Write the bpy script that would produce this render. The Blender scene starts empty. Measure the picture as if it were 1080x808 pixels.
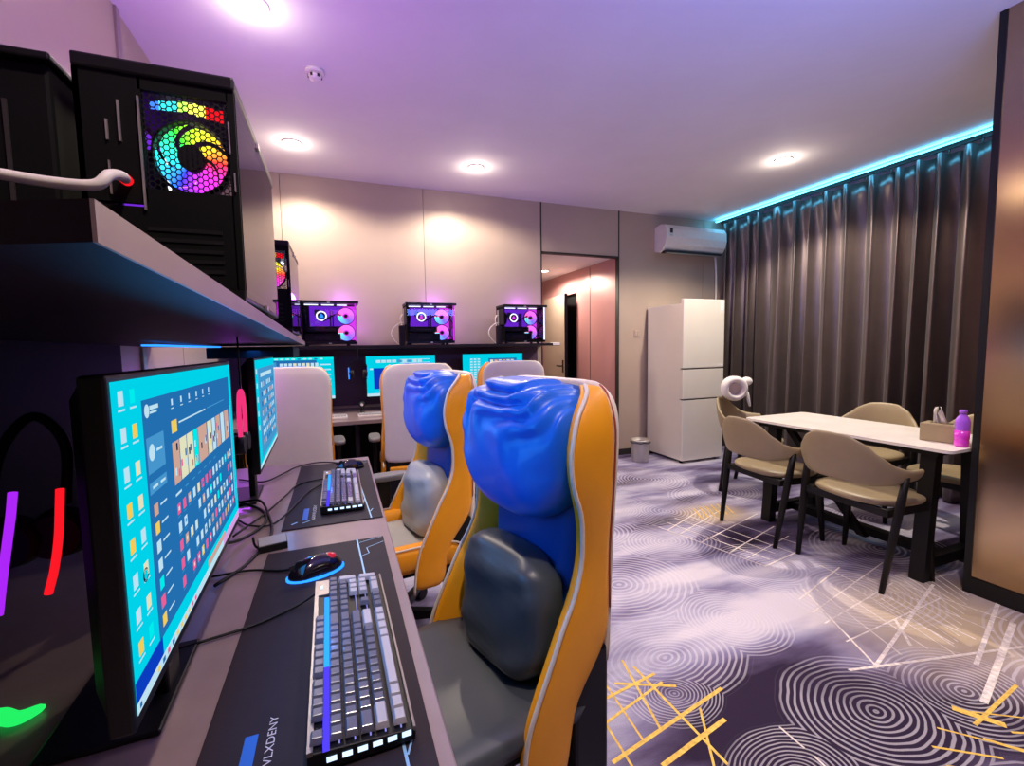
import bpy, bmesh, math, random
from mathutils import Vector, Matrix
random.seed(7)
PI = math.pi
S = bpy.context.scene
COL = S.collection

# ------------------------------------------------------------------ camera, world, exposure
EYE = 1.28
cam_d = bpy.data.cameras.new('camera'); cam = bpy.data.objects.new('camera', cam_d); COL.objects.link(cam)
yaw, pitch, roll = math.radians(21.1), math.radians(4.5), math.radians(-0.9)
fw = Vector((math.sin(yaw)*math.cos(pitch), math.cos(yaw)*math.cos(pitch), -math.sin(pitch)))
rt = Vector((math.cos(yaw), -math.sin(yaw), 0)); up = rt.cross(fw)
r2 = rt*math.cos(roll)+up*math.sin(roll); u2 = -rt*math.sin(roll)+up*math.cos(roll)
m = Matrix((r2, u2, -fw)).transposed().to_4x4(); m.translation = (0, 0, EYE)
cam.matrix_world = m
cam_d.sensor_fit = 'HORIZONTAL'; cam_d.sensor_width = 36; cam_d.lens = 474/1080*36; cam_d.clip_start = 0.02
S.camera = cam
S.view_settings.view_transform = 'Standard'; S.view_settings.look = 'None'
S.view_settings.gamma = 1; S.view_settings.use_curve_mapping = False
S.view_settings.exposure = 0.0
w = bpy.data.worlds.new('world'); S.world = w; w.use_nodes = True
w.node_tree.nodes['Background'].inputs[0].default_value = (0.5, 0.45, 0.55, 1)
w.node_tree.nodes['Background'].inputs[1].default_value = 0.02

CEIL = 2.80; BACK = 4.41; LEFT = -0.85; RIGHT = 4.62
WARM = (1.0, 0.85, 0.68)
def spot(loc, e, size=150, col=WARM, r=0.035, blend=0.6):
    d = bpy.data.lights.new('ceiling_spot', 'SPOT'); d.energy = e; d.color = col
    d.spot_size = math.radians(size); d.spot_blend = blend; d.shadow_soft_size = r
    o = bpy.data.objects.new('ceiling_spot', d); o.location = loc; COL.objects.link(o); return o
def point(loc, e, col, r=0.05, name='glow_lamp'):
    d = bpy.data.lights.new(name, 'POINT'); d.energy = e; d.color = col; d.shadow_soft_size = r
    o = bpy.data.objects.new(name, d); o.location = loc; COL.objects.link(o); return o
def area(loc, rot, e, col, sx, sy, name='area_lamp'):
    d = bpy.data.lights.new(name, 'AREA'); d.energy = e; d.color = col; d.shape = 'RECTANGLE'; d.size = sx; d.size_y = sy
    o = bpy.data.objects.new(name, d); o.location = loc; o.rotation_euler = rot; COL.objects.link(o); return o
DOWN = [(-0.245, 3.757), (1.154, 3.754), (3.516, 2.781), (-0.287, 2.355),           # the four in the photo
        (0.30, 0.22), (0.5, -0.7), (2.1, 0.8), (2.4, -1.8)]                            # unseen lamps added to light the near part of the room
DPOW = [74, 78, 200, 80, 85, 0, 88, 115]
DCONE = [157, 157, 142, 88, 100, 110, 96, 96]
for (x, y), e, cn in zip(DOWN, DPOW, DCONE):
    if not e: continue
    spot((x, y, CEIL-0.03), e*1.0, cn, blend=.35)
    point((x, y, CEIL-0.10), min(e, 80)*.034, WARM, .03, 'downlight_halo')
spot((2.62, 5.53, 2.24), 90, 170, blend=.3)                                                         # corridor
# purple and blue lamps without fittings, added to tint the ceiling
area((0.35, .1, 1.9), (math.radians(150), 0, 0), 5, (0.60, 0.08, 1.0), 1.0, 0.2)
area((1.55, .35, 1.9), (math.radians(145), 0, 0), 26, (0.14, 0.25, 1.0), 1.4, 0.2)
# blue lamps added to strengthen the light of the two near screens
area((-.19, .84, 1.08), (0, math.radians(-90), 0), 2.1, (.02, .33, 1.0), .32, .58, 'screen_boost_lamp')
area((-.215, 1.85, 1.08), (0, math.radians(-90), 0), 2.2, (.05, .33, 1.0), .32, .58, 'screen_boost_lamp')
# cyan strip over the curtain
area((4.40, 2.8, 2.765), (0, math.radians(180), 0), 7, (0.08, 0.55, 1.0), 0.03, 3.1)
area((4.42, 2.8, 2.775), (0, 0, 0), 5, (0.08, 0.55, 1.0), 0.03, 3.1)

# ------------------------------------------------------------------ node helpers / materials
def mat(name, col, rough=0.5, metal=0.0, emit=None, es=1.0, noise=0.0, nscale=20, bump=0.0, bscale=200, coat=0.0, trans=0.0, spec=0.5, sheen=0.0):
    m = bpy.data.materials.new(name); m.use_nodes = True
    nt = m.node_tree; b = nt.nodes['Principled BSDF']
    b.inputs['Base Color'].default_value = (*col, 1); b.inputs['Roughness'].default_value = rough
    b.inputs['Metallic'].default_value = metal; b.inputs['Coat Weight'].default_value = coat
    b.inputs['Transmission Weight'].default_value = trans; b.inputs['Specular IOR Level'].default_value = spec
    b.inputs['Sheen Weight'].default_value = sheen
    if emit:
        b.inputs['Emission Color'].default_value = (*emit, 1); b.inputs['Emission Strength'].default_value = es
    tc = nt.nodes.new('ShaderNodeTexCoord')
    nz = nt.nodes.new('ShaderNodeTexNoise'); nz.inputs['Scale'].default_value = nscale; nz.inputs['Detail'].default_value = 4
    nt.links.new(tc.outputs['Object'], nz.inputs['Vector'])
    mr = nt.nodes.new('ShaderNodeMapRange'); mr.inputs[1].default_value = 0.3; mr.inputs[2].default_value = 0.7
    mr.inputs[3].default_value = 1-max(noise, 0.03); mr.inputs[4].default_value = 1+max(noise, 0.03)
    nt.links.new(nz.outputs['Fac'], mr.inputs[0])
    mx = nt.nodes.new('ShaderNodeMix'); mx.data_type = 'RGBA'; mx.blend_type = 'MULTIPLY'; mx.inputs[0].default_value = 1
    mx.inputs[6].default_value = (*col, 1); nt.links.new(mr.outputs[0], mx.inputs[7])
    nt.links.new(mx.outputs[2], b.inputs['Base Color'])
    if bump:
        n2 = nt.nodes.new('ShaderNodeTexNoise'); n2.inputs['Scale'].default_value = bscale
        nt.links.new(tc.outputs['Object'], n2.inputs['Vector'])
        bp = nt.nodes.new('ShaderNodeBump'); bp.inputs['Strength'].default_value = bump; bp.inputs['Distance'].default_value = 0.002
        nt.links.new(n2.outputs['Fac'], bp.inputs['Height']); nt.links.new(bp.outputs[0], b.inputs['Normal'])
    return m
def emat(name, col, s=1.0):
    m = bpy.data.materials.new(name); m.use_nodes = True; nt = m.node_tree
    nt.nodes.remove(nt.nodes['Principled BSDF']); e = nt.nodes.new('ShaderNodeEmission')
    e.inputs[0].default_value = (*col, 1); e.inputs[1].default_value = s
    nt.links.new(e.outputs[0], nt.nodes['Material Output'].inputs[0]); return m
def srgb(r, g, b):
    f = lambda c: (c/255/12.92) if c/255 <= 0.04045 else ((c/255+0.055)/1.055)**2.4
    return (f(r), f(g), f(b))
def glassmat(name, tint=(0.6, 0.6, 0.65), ior=1.45, rough=0.01):
    m = bpy.data.materials.new(name); m.use_nodes = True; nt = m.node_tree
    nt.nodes.remove(nt.nodes['Principled BSDF'])
    t = nt.nodes.new('ShaderNodeBsdfTransparent'); t.inputs[0].default_value = (*tint, 1)
    g = nt.nodes.new('ShaderNodeBsdfGlossy'); g.inputs['Roughness'].default_value = rough
    f = nt.nodes.new('ShaderNodeFresnel'); f.inputs[0].default_value = ior
    mx = nt.nodes.new('ShaderNodeMixShader')
    nt.links.new(f.outputs[0], mx.inputs[0]); nt.links.new(t.outputs[0], mx.inputs[1]); nt.links.new(g.outputs[0], mx.inputs[2])
    nt.links.new(mx.outputs[0], nt.nodes['Material Output'].inputs[0]); return m
def rainbow(name, s=2.0, shift=0.0, sat=0.9, lo=0.0, hi=1.0):
    """LED colours running round the fan's hub: hue follows the angle about local z."""
    m = bpy.data.materials.new(name); m.use_nodes = True; nt = m.node_tree
    nt.nodes.remove(nt.nodes['Principled BSDF']); e = nt.nodes.new('ShaderNodeEmission'); e.inputs[1].default_value = s
    tc = nt.nodes.new('ShaderNodeTexCoord'); sx = nt.nodes.new('ShaderNodeSeparateXYZ')
    nt.links.new(tc.outputs['Object'], sx.inputs[0])
    a = nt.nodes.new('ShaderNodeMath'); a.operation = 'ARCTAN2'
    nt.links.new(sx.outputs[1], a.inputs[0]); nt.links.new(sx.outputs[0], a.inputs[1])
    mr = nt.nodes.new('ShaderNodeMapRange'); mr.inputs[1].default_value = -PI; mr.inputs[2].default_value = PI
    mr.inputs[3].default_value = shift+lo; mr.inputs[4].default_value = shift+hi; nt.links.new(a.outputs[0], mr.inputs[0])
    fr = nt.nodes.new('ShaderNodeMath'); fr.operation = 'FRACT'; nt.links.new(mr.outputs[0], fr.inputs[0])
    h = nt.nodes.new('ShaderNodeCombineColor'); h.mode = 'HSV'; h.inputs[1].default_value = sat; h.inputs[2].default_value = 1
    nt.links.new(fr.outputs[0], h.inputs[0]); nt.links.new(h.outputs[0], e.inputs[0])
    nt.links.new(e.outputs[0], nt.nodes['Material Output'].inputs[0]); return m

# ------------------------------------------------------------------ mesh helpers
def nb(): return bmesh.new()
def box(bm, x0, x1, y0, y1, z0, z1, mi=0, bev=0.0, seg=2, M=None):
    r = bmesh.ops.create_cube(bm, size=1)
    vs = r['verts']
    for v in vs:
        v.co = Vector((x0+(v.co.x+.5)*(x1-x0), y0+(v.co.y+.5)*(y1-y0), z0+(v.co.z+.5)*(z1-z0)))
    fs = list({f for v in vs for f in v.link_faces})
    for f in fs: f.material_index = mi
    if bev:
        es = list({e for v in vs for e in v.link_edges})
        q = bmesh.ops.bevel(bm, geom=es, offset=bev, segments=seg, affect='EDGES', profile=0.5)
        fs = q['faces']; vs = list(set(q['verts']) | {v for v in vs if v.is_valid})
        for f in fs: f.material_index = mi
    if M is not None:
        bmesh.ops.transform(bm, matrix=M, verts=[v for v in vs if v.is_valid])
    return vs
def cyl(bm, p0, p1, r0, r1=None, n=20, mi=0, caps=True):
    r1 = r0 if r1 is None else r1
    p0 = Vector(p0); p1 = Vector(p1); d = (p1-p0).normalized()
    a = d.orthogonal().normalized(); b = d.cross(a)
    A = [bm.verts.new(p0+r0*(a*math.cos(t)+b*math.sin(t))) for t in [2*PI*i/n for i in range(n)]]
    B = [bm.verts.new(p1+r1*(a*math.cos(t)+b*math.sin(t))) for t in [2*PI*i/n for i in range(n)]]
    for i in range(n):
        f = bm.faces.new((A[i], A[(i+1) % n], B[(i+1) % n], B[i])); f.smooth = True; f.material_index = mi
    if caps:
        f = bm.faces.new(A[::-1]); f.material_index = mi; f = bm.faces.new(B); f.material_index = mi
def lathe(bm, prof, c=(0, 0, 0), n=28, mi=0, axis='z'):
    rings = []
    for r, z in prof:
        rings.append([bm.verts.new((c[0]+r*math.cos(2*PI*i/n), c[1]+r*math.sin(2*PI*i/n), c[2]+z)) for i in range(n)])
    for a, b in zip(rings, rings[1:]):
        for i in range(n):
            f = bm.faces.new((a[i], a[(i+1) % n], b[(i+1) % n], b[i])); f.smooth = True; f.material_index = mi
    for rr, rev in ((rings[0], True), (rings[-1], False)):
        f = bm.faces.new(rr[::-1] if rev else rr); f.material_index = mi
def loft(bm, rings, mi=0, closed=True, caps=True, smooth=True):
    R = [[bm.verts.new(p) for p in ring] for ring in rings]
    n = len(R[0])
    for a, b in zip(R, R[1:]):
        for i in range(n if closed else n-1):
            f = bm.faces.new((a[i], a[(i+1) % n], b[(i+1) % n], b[i])); f.smooth = smooth; f.material_index = mi
    if caps and closed:
        f = bm.faces.new(R[0][::-1]); f.material_index = mi; f = bm.faces.new(R[-1]); f.material_index = mi
    return R
def spline(pts, k=6):
    P = [Vector(p) for p in pts]; P = [P[0]*2-P[1]]+P+[P[-1]*2-P[-2]]; out = []
    for i in range(1, len(P)-2):
        for j in range(k):
            t = j/k; a, b, c, d = P[i-1], P[i], P[i+1], P[i+2]
            out.append(0.5*((2*b)+(c-a)*t+(2*a-5*b+4*c-d)*t*t+(3*b-a-3*c+d)*t**3))
    out.append(P[-2]); return out
def tube(bm, pts, r, n=8, mi=0, smooth_pts=True, k=6, rad=None):
    P = spline(pts, k) if smooth_pts else [Vector(p) for p in pts]
    rings = []; prev = None
    for i, p in enumerate(P):
        d = (P[min(i+1, len(P)-1)]-P[max(i-1, 0)]).normalized()
        a = d.orthogonal().normalized() if prev is None else (prev-d*prev.dot(d)).normalized()
        prev = a; b = d.cross(a); rr = rad(i/(len(P)-1)) if rad else r
        rings.append([p+rr*(a*math.cos(2*PI*q/n)+b*math.sin(2*PI*q/n)) for q in range(n)])
    loft(bm, rings, mi)
def lerp_tab(tab, z):
    if z <= tab[0][0]: return tab[0][1]
    for (a, va), (b, vb) in zip(tab, tab[1:]):
        if z <= b:
            t = (z-a)/(b-a); t = t*t*(3-2*t)*0.5+t*0.5; return va+(vb-va)*t
    return tab[-1][1]
def obj(name, bm, mats, parent=None, smooth=False, sub=0, solid=0.0, bev=0.0):
    me = bpy.data.meshes.new(name); bmesh.ops.recalc_face_normals(bm, faces=bm.faces[:]); bm.to_mesh(me); bm.free()
    if not isinstance(mats, (list, tuple)): mats = [mats]
    for q in mats: me.materials.append(q)
    o = bpy.data.objects.new(name, me); COL.objects.link(o)
    if parent is not None: o.parent = parent
    if smooth:
        for p in me.polygons: p.use_smooth = True
    if solid: s = o.modifiers.new('s', 'SOLIDIFY'); s.thickness = solid; s.offset = 0
    if bev: b = o.modifiers.new('b', 'BEVEL'); b.width = bev; b.segments = 2; b.limit_method = 'ANGLE'
    if sub: s = o.modifiers.new('u', 'SUBSURF'); s.levels = sub; s.render_levels = sub
    return o
def tag(o, label=None, cat=None, group=None, kind=None):
    if label: o['label'] = label
    if cat: o['category'] = cat
    if group: o['group'] = group
    if kind: o['kind'] = kind
    return o
def thing(name, label, cat, loc=(0, 0, 0), rz=0.0, group=None):
    o = bpy.data.objects.new(name, None); COL.objects.link(o); o.location = loc; o.rotation_euler = (0, 0, rz)
    o.empty_display_size = 0.1
    return tag(o, label, cat, group)
def dup(root, loc, rz=None, label=None, group=None):
    def cp(o, parent):
        c = o.copy(); COL.objects.link(c)
        if parent is not None: c.parent = parent
        for ch in list(o.children): cp(ch, c)
        return c
    r = cp(root, None); r.location = loc
    if rz is not None: r.rotation_euler = (0, 0, rz)
    if label: r['label'] = label
    if group: r['group'] = group
    return r
def struct(name, bm, mats, **k): return tag(obj(name, bm, mats, **k), kind='structure')

# ------------------------------------------------------------------ materials
M_panel = mat('wall_panel', (0.45, 0.355, 0.29), 0.45, 0.2, noise=0.03, nscale=3, spec=0.5)
M_pink = mat('corridor_panel', (0.50, 0.25, 0.25), 0.35, 0.2, noise=0.03, nscale=3)
M_ceil = mat('ceiling_paint', (0.76, 0.73, 0.76), 0.8, noise=0.03, nscale=2)
M_dark = mat('dark_panel', (0.016, 0.011, 0.018), 0.6, noise=0.1, spec=.12)
M_shelfside = mat('shelf_edge', (0.36, 0.27, 0.25), 0.4, noise=0.06, nscale=8)
M_black = mat('black_plastic', (0.006, 0.006, 0.007), 0.45, spec=.3)
M_void = mat('matt_black', (0.003, 0.003, 0.0035), 0.7, spec=.12)
M_blackm = mat('black_metal', (0.006, 0.006, 0.007), 0.35, 0.0, spec=.35)
M_seam = mat('seam_black', (0.02, 0.015, 0.015), 0.6)
M_trimm = mat('trim_metal', (0.45, 0.40, 0.38), 0.3, 0.9)
M_right = mat('bronze_panel', (0.42, 0.29, 0.17), 0.17, 1.0, noise=0.03, nscale=2)
M_white = mat('white_plastic', (0.78, 0.74, 0.70), 0.4)
M_fridge = mat('fridge_skin', (0.82, 0.78, 0.70), 0.32, 0.25, noise=0.02, nscale=2)
M_silver = mat('silver_steel', (0.55, 0.52, 0.50), 0.35, 0.8)
M_curtain = mat('curtain_satin', (0.17, 0.135, 0.13), 0.36, 0.8, noise=0.06, nscale=8, spec=0.7, sheen=0.15)
M_desk = mat('desk_laminate', (0.27, 0.195, 0.20), 0.32, noise=0.08, nscale=15, coat=0.2)
M_pad = mat('desk_pad', (0.024, 0.016, 0.024), 0.7, spec=.25, noise=0.08, nscale=30, bump=0.1)
M_padprint = mat('pad_print', (0.30, 0.55, 0.80), 0.5)
M_padblue = mat('pad_blue', (0.02, 0.14, 0.60), 0.5)
M_padtext = mat('pad_text', (0.65, 0.60, 0.62), 0.5)
M_orange = mat('orange_leather', (0.95, 0.38, 0.004), 0.5, noise=0.04, nscale=10, bump=0.15, bscale=300, coat=0.15)
M_bluelit = mat('blue_lit_leather', (0.004, 0.145, 0.78), 0.38, noise=0.08, nscale=6, bump=0.1, bscale=300, coat=0.2)  # pillow leather with blue light painted into its grey
M_bluelitback = mat('deep_blue_lit_leather', (0.004, 0.07, 0.36), 0.42, noise=0.08, nscale=6, bump=0.1, bscale=300)  # backrest leather, the blue light on it put into the colour
M_grey = mat('grey_leather', (0.16, 0.18, 0.20), 0.4, noise=0.06, nscale=8, bump=0.12, bscale=300)
M_dgrey = mat('shaded_grey_leather', (0.055, 0.065, 0.075), 0.38, noise=0.06, nscale=8, bump=0.12, bscale=300)  # darker copy of the grey leather, near chair's shade painted in
M_lgrey = mat('light_grey_leather', (0.42, 0.42, 0.40), 0.4, noise=0.06, nscale=8, bump=0.12, bscale=300)
M_rust = mat('rust_piping', (.35, .06, .02), .4)
M_cream = mat('cream_leather', (0.84, 0.76, 0.65), 0.45, noise=0.03, nscale=8, bump=0.12, bscale=300)
M_pipe = mat('cream_piping', (0.75, 0.68, 0.60), 0.35)
M_taupe = mat('taupe_leather', (0.33, 0.255, 0.145), 0.45, noise=0.04, nscale=10, bump=0.1, bscale=250)
M_leg = mat('black_wood', (0.006, 0.005, 0.005), 0.5, spec=.3)
M_marble = mat('white_marble', (0.90, 0.85, 0.78), 0.22, noise=0.06, nscale=6)
M_plush = mat('white_plush', (0.82, 0.78, 0.74), 0.9, bump=0.6, bscale=150, sheen=0.5)
M_plushin = mat('beige_plush', (0.62, 0.48, 0.40), 0.9, bump=0.5, bscale=150)
M_glass = glassmat('tempered_glass', (0.88, 0.86, 0.92), 1.3)
M_white_cable = mat('white_cable', (0.75, 0.68, 0.64), 0.5)
M_key = mat('key_cap', (0.13, 0.13, 0.17), 0.2, noise=0.1, nscale=60)
M_keylight = mat('key_cap_light', (0.42, 0.39, 0.42), 0.35)
M_kbplate = mat('keyboard_plate', (0.26, 0.22, 0.21), 0.35, 0.5)
E_lamp = emat('lamp_glow', (1.0, 0.90, 0.75), 14)
E_led = emat('cyan_led', (0.12, 0.75, 1.0), 5.0)
E_blueled = emat('blue_led', (0.02, 0.22, 1.0), 2.2)
E_violet = emat('violet_led', (0.22, 0.03, .85), 0.85)
E_red = emat('red_led', (1.0, 0.01, 0.02), 1.0)
E_redsoft = mat('red_sheen_plastic', (.25, .005, .01), .12, emit=(1, .01, .04), es=.35, coat=.6)
E_purple = emat('purple_led', (0.42, 0.02, 0.95), 1.0)
E_pink = emat('pink_led', (1.0, 0.04, 0.22), 0.9)
E_green = emat('green_led', (0.02, 1.0, 0.15), 0.9)
E_white = emat('white_led', (0.8, 0.85, 1.0), 2.2)
E_magenta = emat('magenta_led', (0.75, 0.05, 0.85), 1.3)
E_fan = rainbow('fan_rainbow', 1.7, shift=.25, lo=1.0, hi=0.0, sat=.96)
E_fanpm = rainbow('fan_magenta_rainbow', 1.8, shift=0.52, lo=0.0, hi=0.45, sat=0.85)
E_keyw = emat('key_white_light', (0.55, 0.75, 1.0), 1.6)

# ------------------------------------------------------------------ carpet material
def carpet():
    m = bpy.data.materials.new('carpet'); m.use_nodes = True; nt = m.node_tree; N = nt.nodes; L = nt.links
    b = N['Principled BSDF']; b.inputs['Roughness'].default_value = 0.95; b.inputs['Specular IOR Level'].default_value = 0.15
    tc = N.new('ShaderNodeTexCoord')
    def math_(op, a, b_=None, c=None):
        n = N.new('ShaderNodeMath'); n.operation = op
        for i, v in enumerate((a, b_, c)):
            if v is None: continue
            if isinstance(v, (int, float)): n.inputs[i].default_value = v
            else: L.new(v, n.inputs[i])
        return n.outputs[0]
    def noise(scale, det=3, vec=None):
        n = N.new('ShaderNodeTexNoise'); n.inputs['Scale'].default_value = scale; n.inputs['Detail'].default_value = det
        L.new(vec or tc.outputs['Object'], n.inputs['Vector']); return n
    # a little wobble so that the rings look hand tufted
    nz = noise(6, 2); sub = N.new('ShaderNodeVectorMath'); sub.operation = 'SUBTRACT'; L.new(nz.outputs['Color'], sub.inputs[0]); sub.inputs[1].default_value = (.5, .5, .5)
    sc = N.new('ShaderNodeVectorMath'); sc.operation = 'SCALE'; L.new(sub.outputs[0], sc.inputs[0]); sc.inputs[3].default_value = 0.03
    ad = N.new('ShaderNodeVectorMath'); ad.operation = 'ADD'; L.new(tc.outputs['Object'], ad.inputs[0]); L.new(sc.outputs[0], ad.inputs[1])
    P = ad.outputs[0]
    cents = [(1.198, 1.415, .26), (1.661, 1.517, .22), (1.693, .919, .23), (1.103, 1.248, .16), (2.083, .856, .2), (2.321, 2.739, .3), (2.977, 2.916, .3),
             (2.266, 1.80, .25), (2.457, 1.45, .28), (1.963, 2.30, .3), (1.358, 1.97, .3), (2.45, .55, .3), (1.22, .86, .17), (1.35, .62, .2), (2.9, .75, .3), (1.7, .4, .3), (3.1, 1.7, .3),
             (2.0, 2.9, .25), (1.5, 2.6, .3), (2.7, 3.5, .35), (1.9, 3.6, .3), (3.6, 2.0, .3), (0.9, 3.0, .3), (0.8, 0.2, .3), (1.9, -0.3, .3), (1.35, 3.2, .25)]
    best = None
    for i, (cx, cy, R) in enumerate(cents):
        s = N.new('ShaderNodeVectorMath'); s.operation = 'SUBTRACT'; L.new(P, s.inputs[0]); s.inputs[1].default_value = (cx, cy, 0)
        k = N.new('ShaderNodeVectorMath'); k.operation = 'MULTIPLY'; L.new(s.outputs[0], k.inputs[0])
        k.inputs[1].default_value = (1/R*(1.0 if i % 2 else .8), 1/R*(1.0 if i % 3 else 1.25), 0)
        ln = N.new('ShaderNodeVectorMath'); ln.operation = 'LENGTH'; L.new(k.outputs[0], ln.inputs[0])
        best = ln.outputs['Value'] if best is None else math_('MINIMUM', best, ln.outputs['Value'])
    ring = math_('SINE', math_('MULTIPLY', best, 2*PI*11.5))
    ringm = math_('SMOOTH_MIN', math_('MAXIMUM', math_('MULTIPLY', math_('ADD', ring, -0.15), 2.2), 0.0), 1.0, 0.1)
    edge = N.new('ShaderNodeMapRange'); edge.interpolation_type = 'SMOOTHSTEP'; L.new(best, edge.inputs[0])
    edge.inputs[1].default_value = 1.25; edge.inputs[2].default_value = 1.1; edge.inputs[3].default_value = 0; edge.inputs[4].default_value = 1
    fade = N.new('ShaderNodeMapRange'); L.new(noise(2.3, 3).outputs['Fac'], fade.inputs[0])
    fade.inputs[1].default_value = 0.33; fade.inputs[2].default_value = 0.5; fade.inputs[3].default_value = 0.4; fade.inputs[4].default_value = 0.95
    ringf = math_('MULTIPLY', math_('MULTIPLY', math_('MULTIPLY', ringm, edge.outputs[0]), fade.outputs[0]), 0.5)
    # streaky cloud colours
    mp = N.new('ShaderNodeMapping'); mp.inputs['Rotation'].default_value = (0, 0, math.radians(-12)); mp.inputs['Scale'].default_value = (0.8, 2.6, 1)
    L.new(tc.outputs['Object'], mp.inputs['Vector'])
    cl = noise(1.35, 6, mp.outputs[0])
    def blob(cx, cy, rx, ry):
        s = N.new('ShaderNodeVectorMath'); s.operation = 'SUBTRACT'; L.new(P, s.inputs[0]); s.inputs[1].default_value = (cx, cy, 0)
        k = N.new('ShaderNodeVectorMath'); k.operation = 'MULTIPLY'; L.new(s.outputs[0], k.inputs[0]); k.inputs[1].default_value = (1/rx, 1/ry, 0)
        ln = N.new('ShaderNodeVectorMath'); ln.operation = 'LENGTH'; L.new(k.outputs[0], ln.inputs[0])
        r = N.new('ShaderNodeMapRange'); r.interpolation_type = 'SMOOTHSTEP'; L.new(ln.outputs['Value'], r.inputs[0])
        r.inputs[1].default_value = 1.0; r.inputs[2].default_value = 0.2; r.inputs[3].default_value = 0; r.inputs[4].default_value = 1
        return r.outputs[0]
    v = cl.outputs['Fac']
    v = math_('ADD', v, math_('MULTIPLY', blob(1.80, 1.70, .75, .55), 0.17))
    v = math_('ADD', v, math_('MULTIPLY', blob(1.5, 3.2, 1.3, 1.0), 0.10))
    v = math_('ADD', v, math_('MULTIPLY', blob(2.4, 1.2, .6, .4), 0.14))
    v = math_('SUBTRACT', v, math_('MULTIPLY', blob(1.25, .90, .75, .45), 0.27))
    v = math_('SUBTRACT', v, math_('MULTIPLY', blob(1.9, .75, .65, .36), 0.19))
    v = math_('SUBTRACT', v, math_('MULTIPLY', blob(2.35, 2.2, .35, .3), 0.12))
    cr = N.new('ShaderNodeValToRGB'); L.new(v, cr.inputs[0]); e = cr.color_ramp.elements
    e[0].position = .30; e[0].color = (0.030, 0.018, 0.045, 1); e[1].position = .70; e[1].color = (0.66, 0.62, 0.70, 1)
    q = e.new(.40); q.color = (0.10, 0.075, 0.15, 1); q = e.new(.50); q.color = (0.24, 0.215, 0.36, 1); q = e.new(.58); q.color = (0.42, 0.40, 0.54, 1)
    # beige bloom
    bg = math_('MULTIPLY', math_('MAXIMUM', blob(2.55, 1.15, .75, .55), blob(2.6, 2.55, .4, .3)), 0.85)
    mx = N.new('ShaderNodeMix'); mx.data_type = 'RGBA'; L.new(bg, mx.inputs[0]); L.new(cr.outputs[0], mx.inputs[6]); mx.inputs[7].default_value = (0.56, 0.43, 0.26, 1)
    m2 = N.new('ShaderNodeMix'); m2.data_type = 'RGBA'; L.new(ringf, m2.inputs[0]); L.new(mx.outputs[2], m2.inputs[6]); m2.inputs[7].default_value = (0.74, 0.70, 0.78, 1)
    pile = noise(420, 2); pr = N.new('ShaderNodeMapRange'); L.new(pile.outputs['Fac'], pr.inputs[0]); pr.inputs[1].default_value = .3; pr.inputs[2].default_value = .7; pr.inputs[3].default_value = .78; pr.inputs[4].default_value = 1.18
    m3 = N.new('ShaderNodeMix'); m3.data_type = 'RGBA'; m3.blend_type = 'MULTIPLY'; m3.inputs[0].default_value = 1; L.new(m2.outputs[2], m3.inputs[6]); L.new(pr.outputs[0], m3.inputs[7])
    L.new(m3.outputs[2], b.inputs['Base Color'])
    bp = N.new('ShaderNodeBump'); bp.inputs['Strength'].default_value = 0.35; bp.inputs['Distance'].default_value = 0.004
    L.new(pile.outputs['Fac'], bp.inputs['Height']); L.new(bp.outputs[0], b.inputs['Normal'])
    return m
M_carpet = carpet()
M_goldyarn = mat('gold_yarn', (0.80, 0.52, 0.10), 0.8, noise=0.25, nscale=60)
M_creamyarn = mat('cream_yarn', (0.80, 0.72, 0.68), 0.9, noise=0.25, nscale=60)

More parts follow.
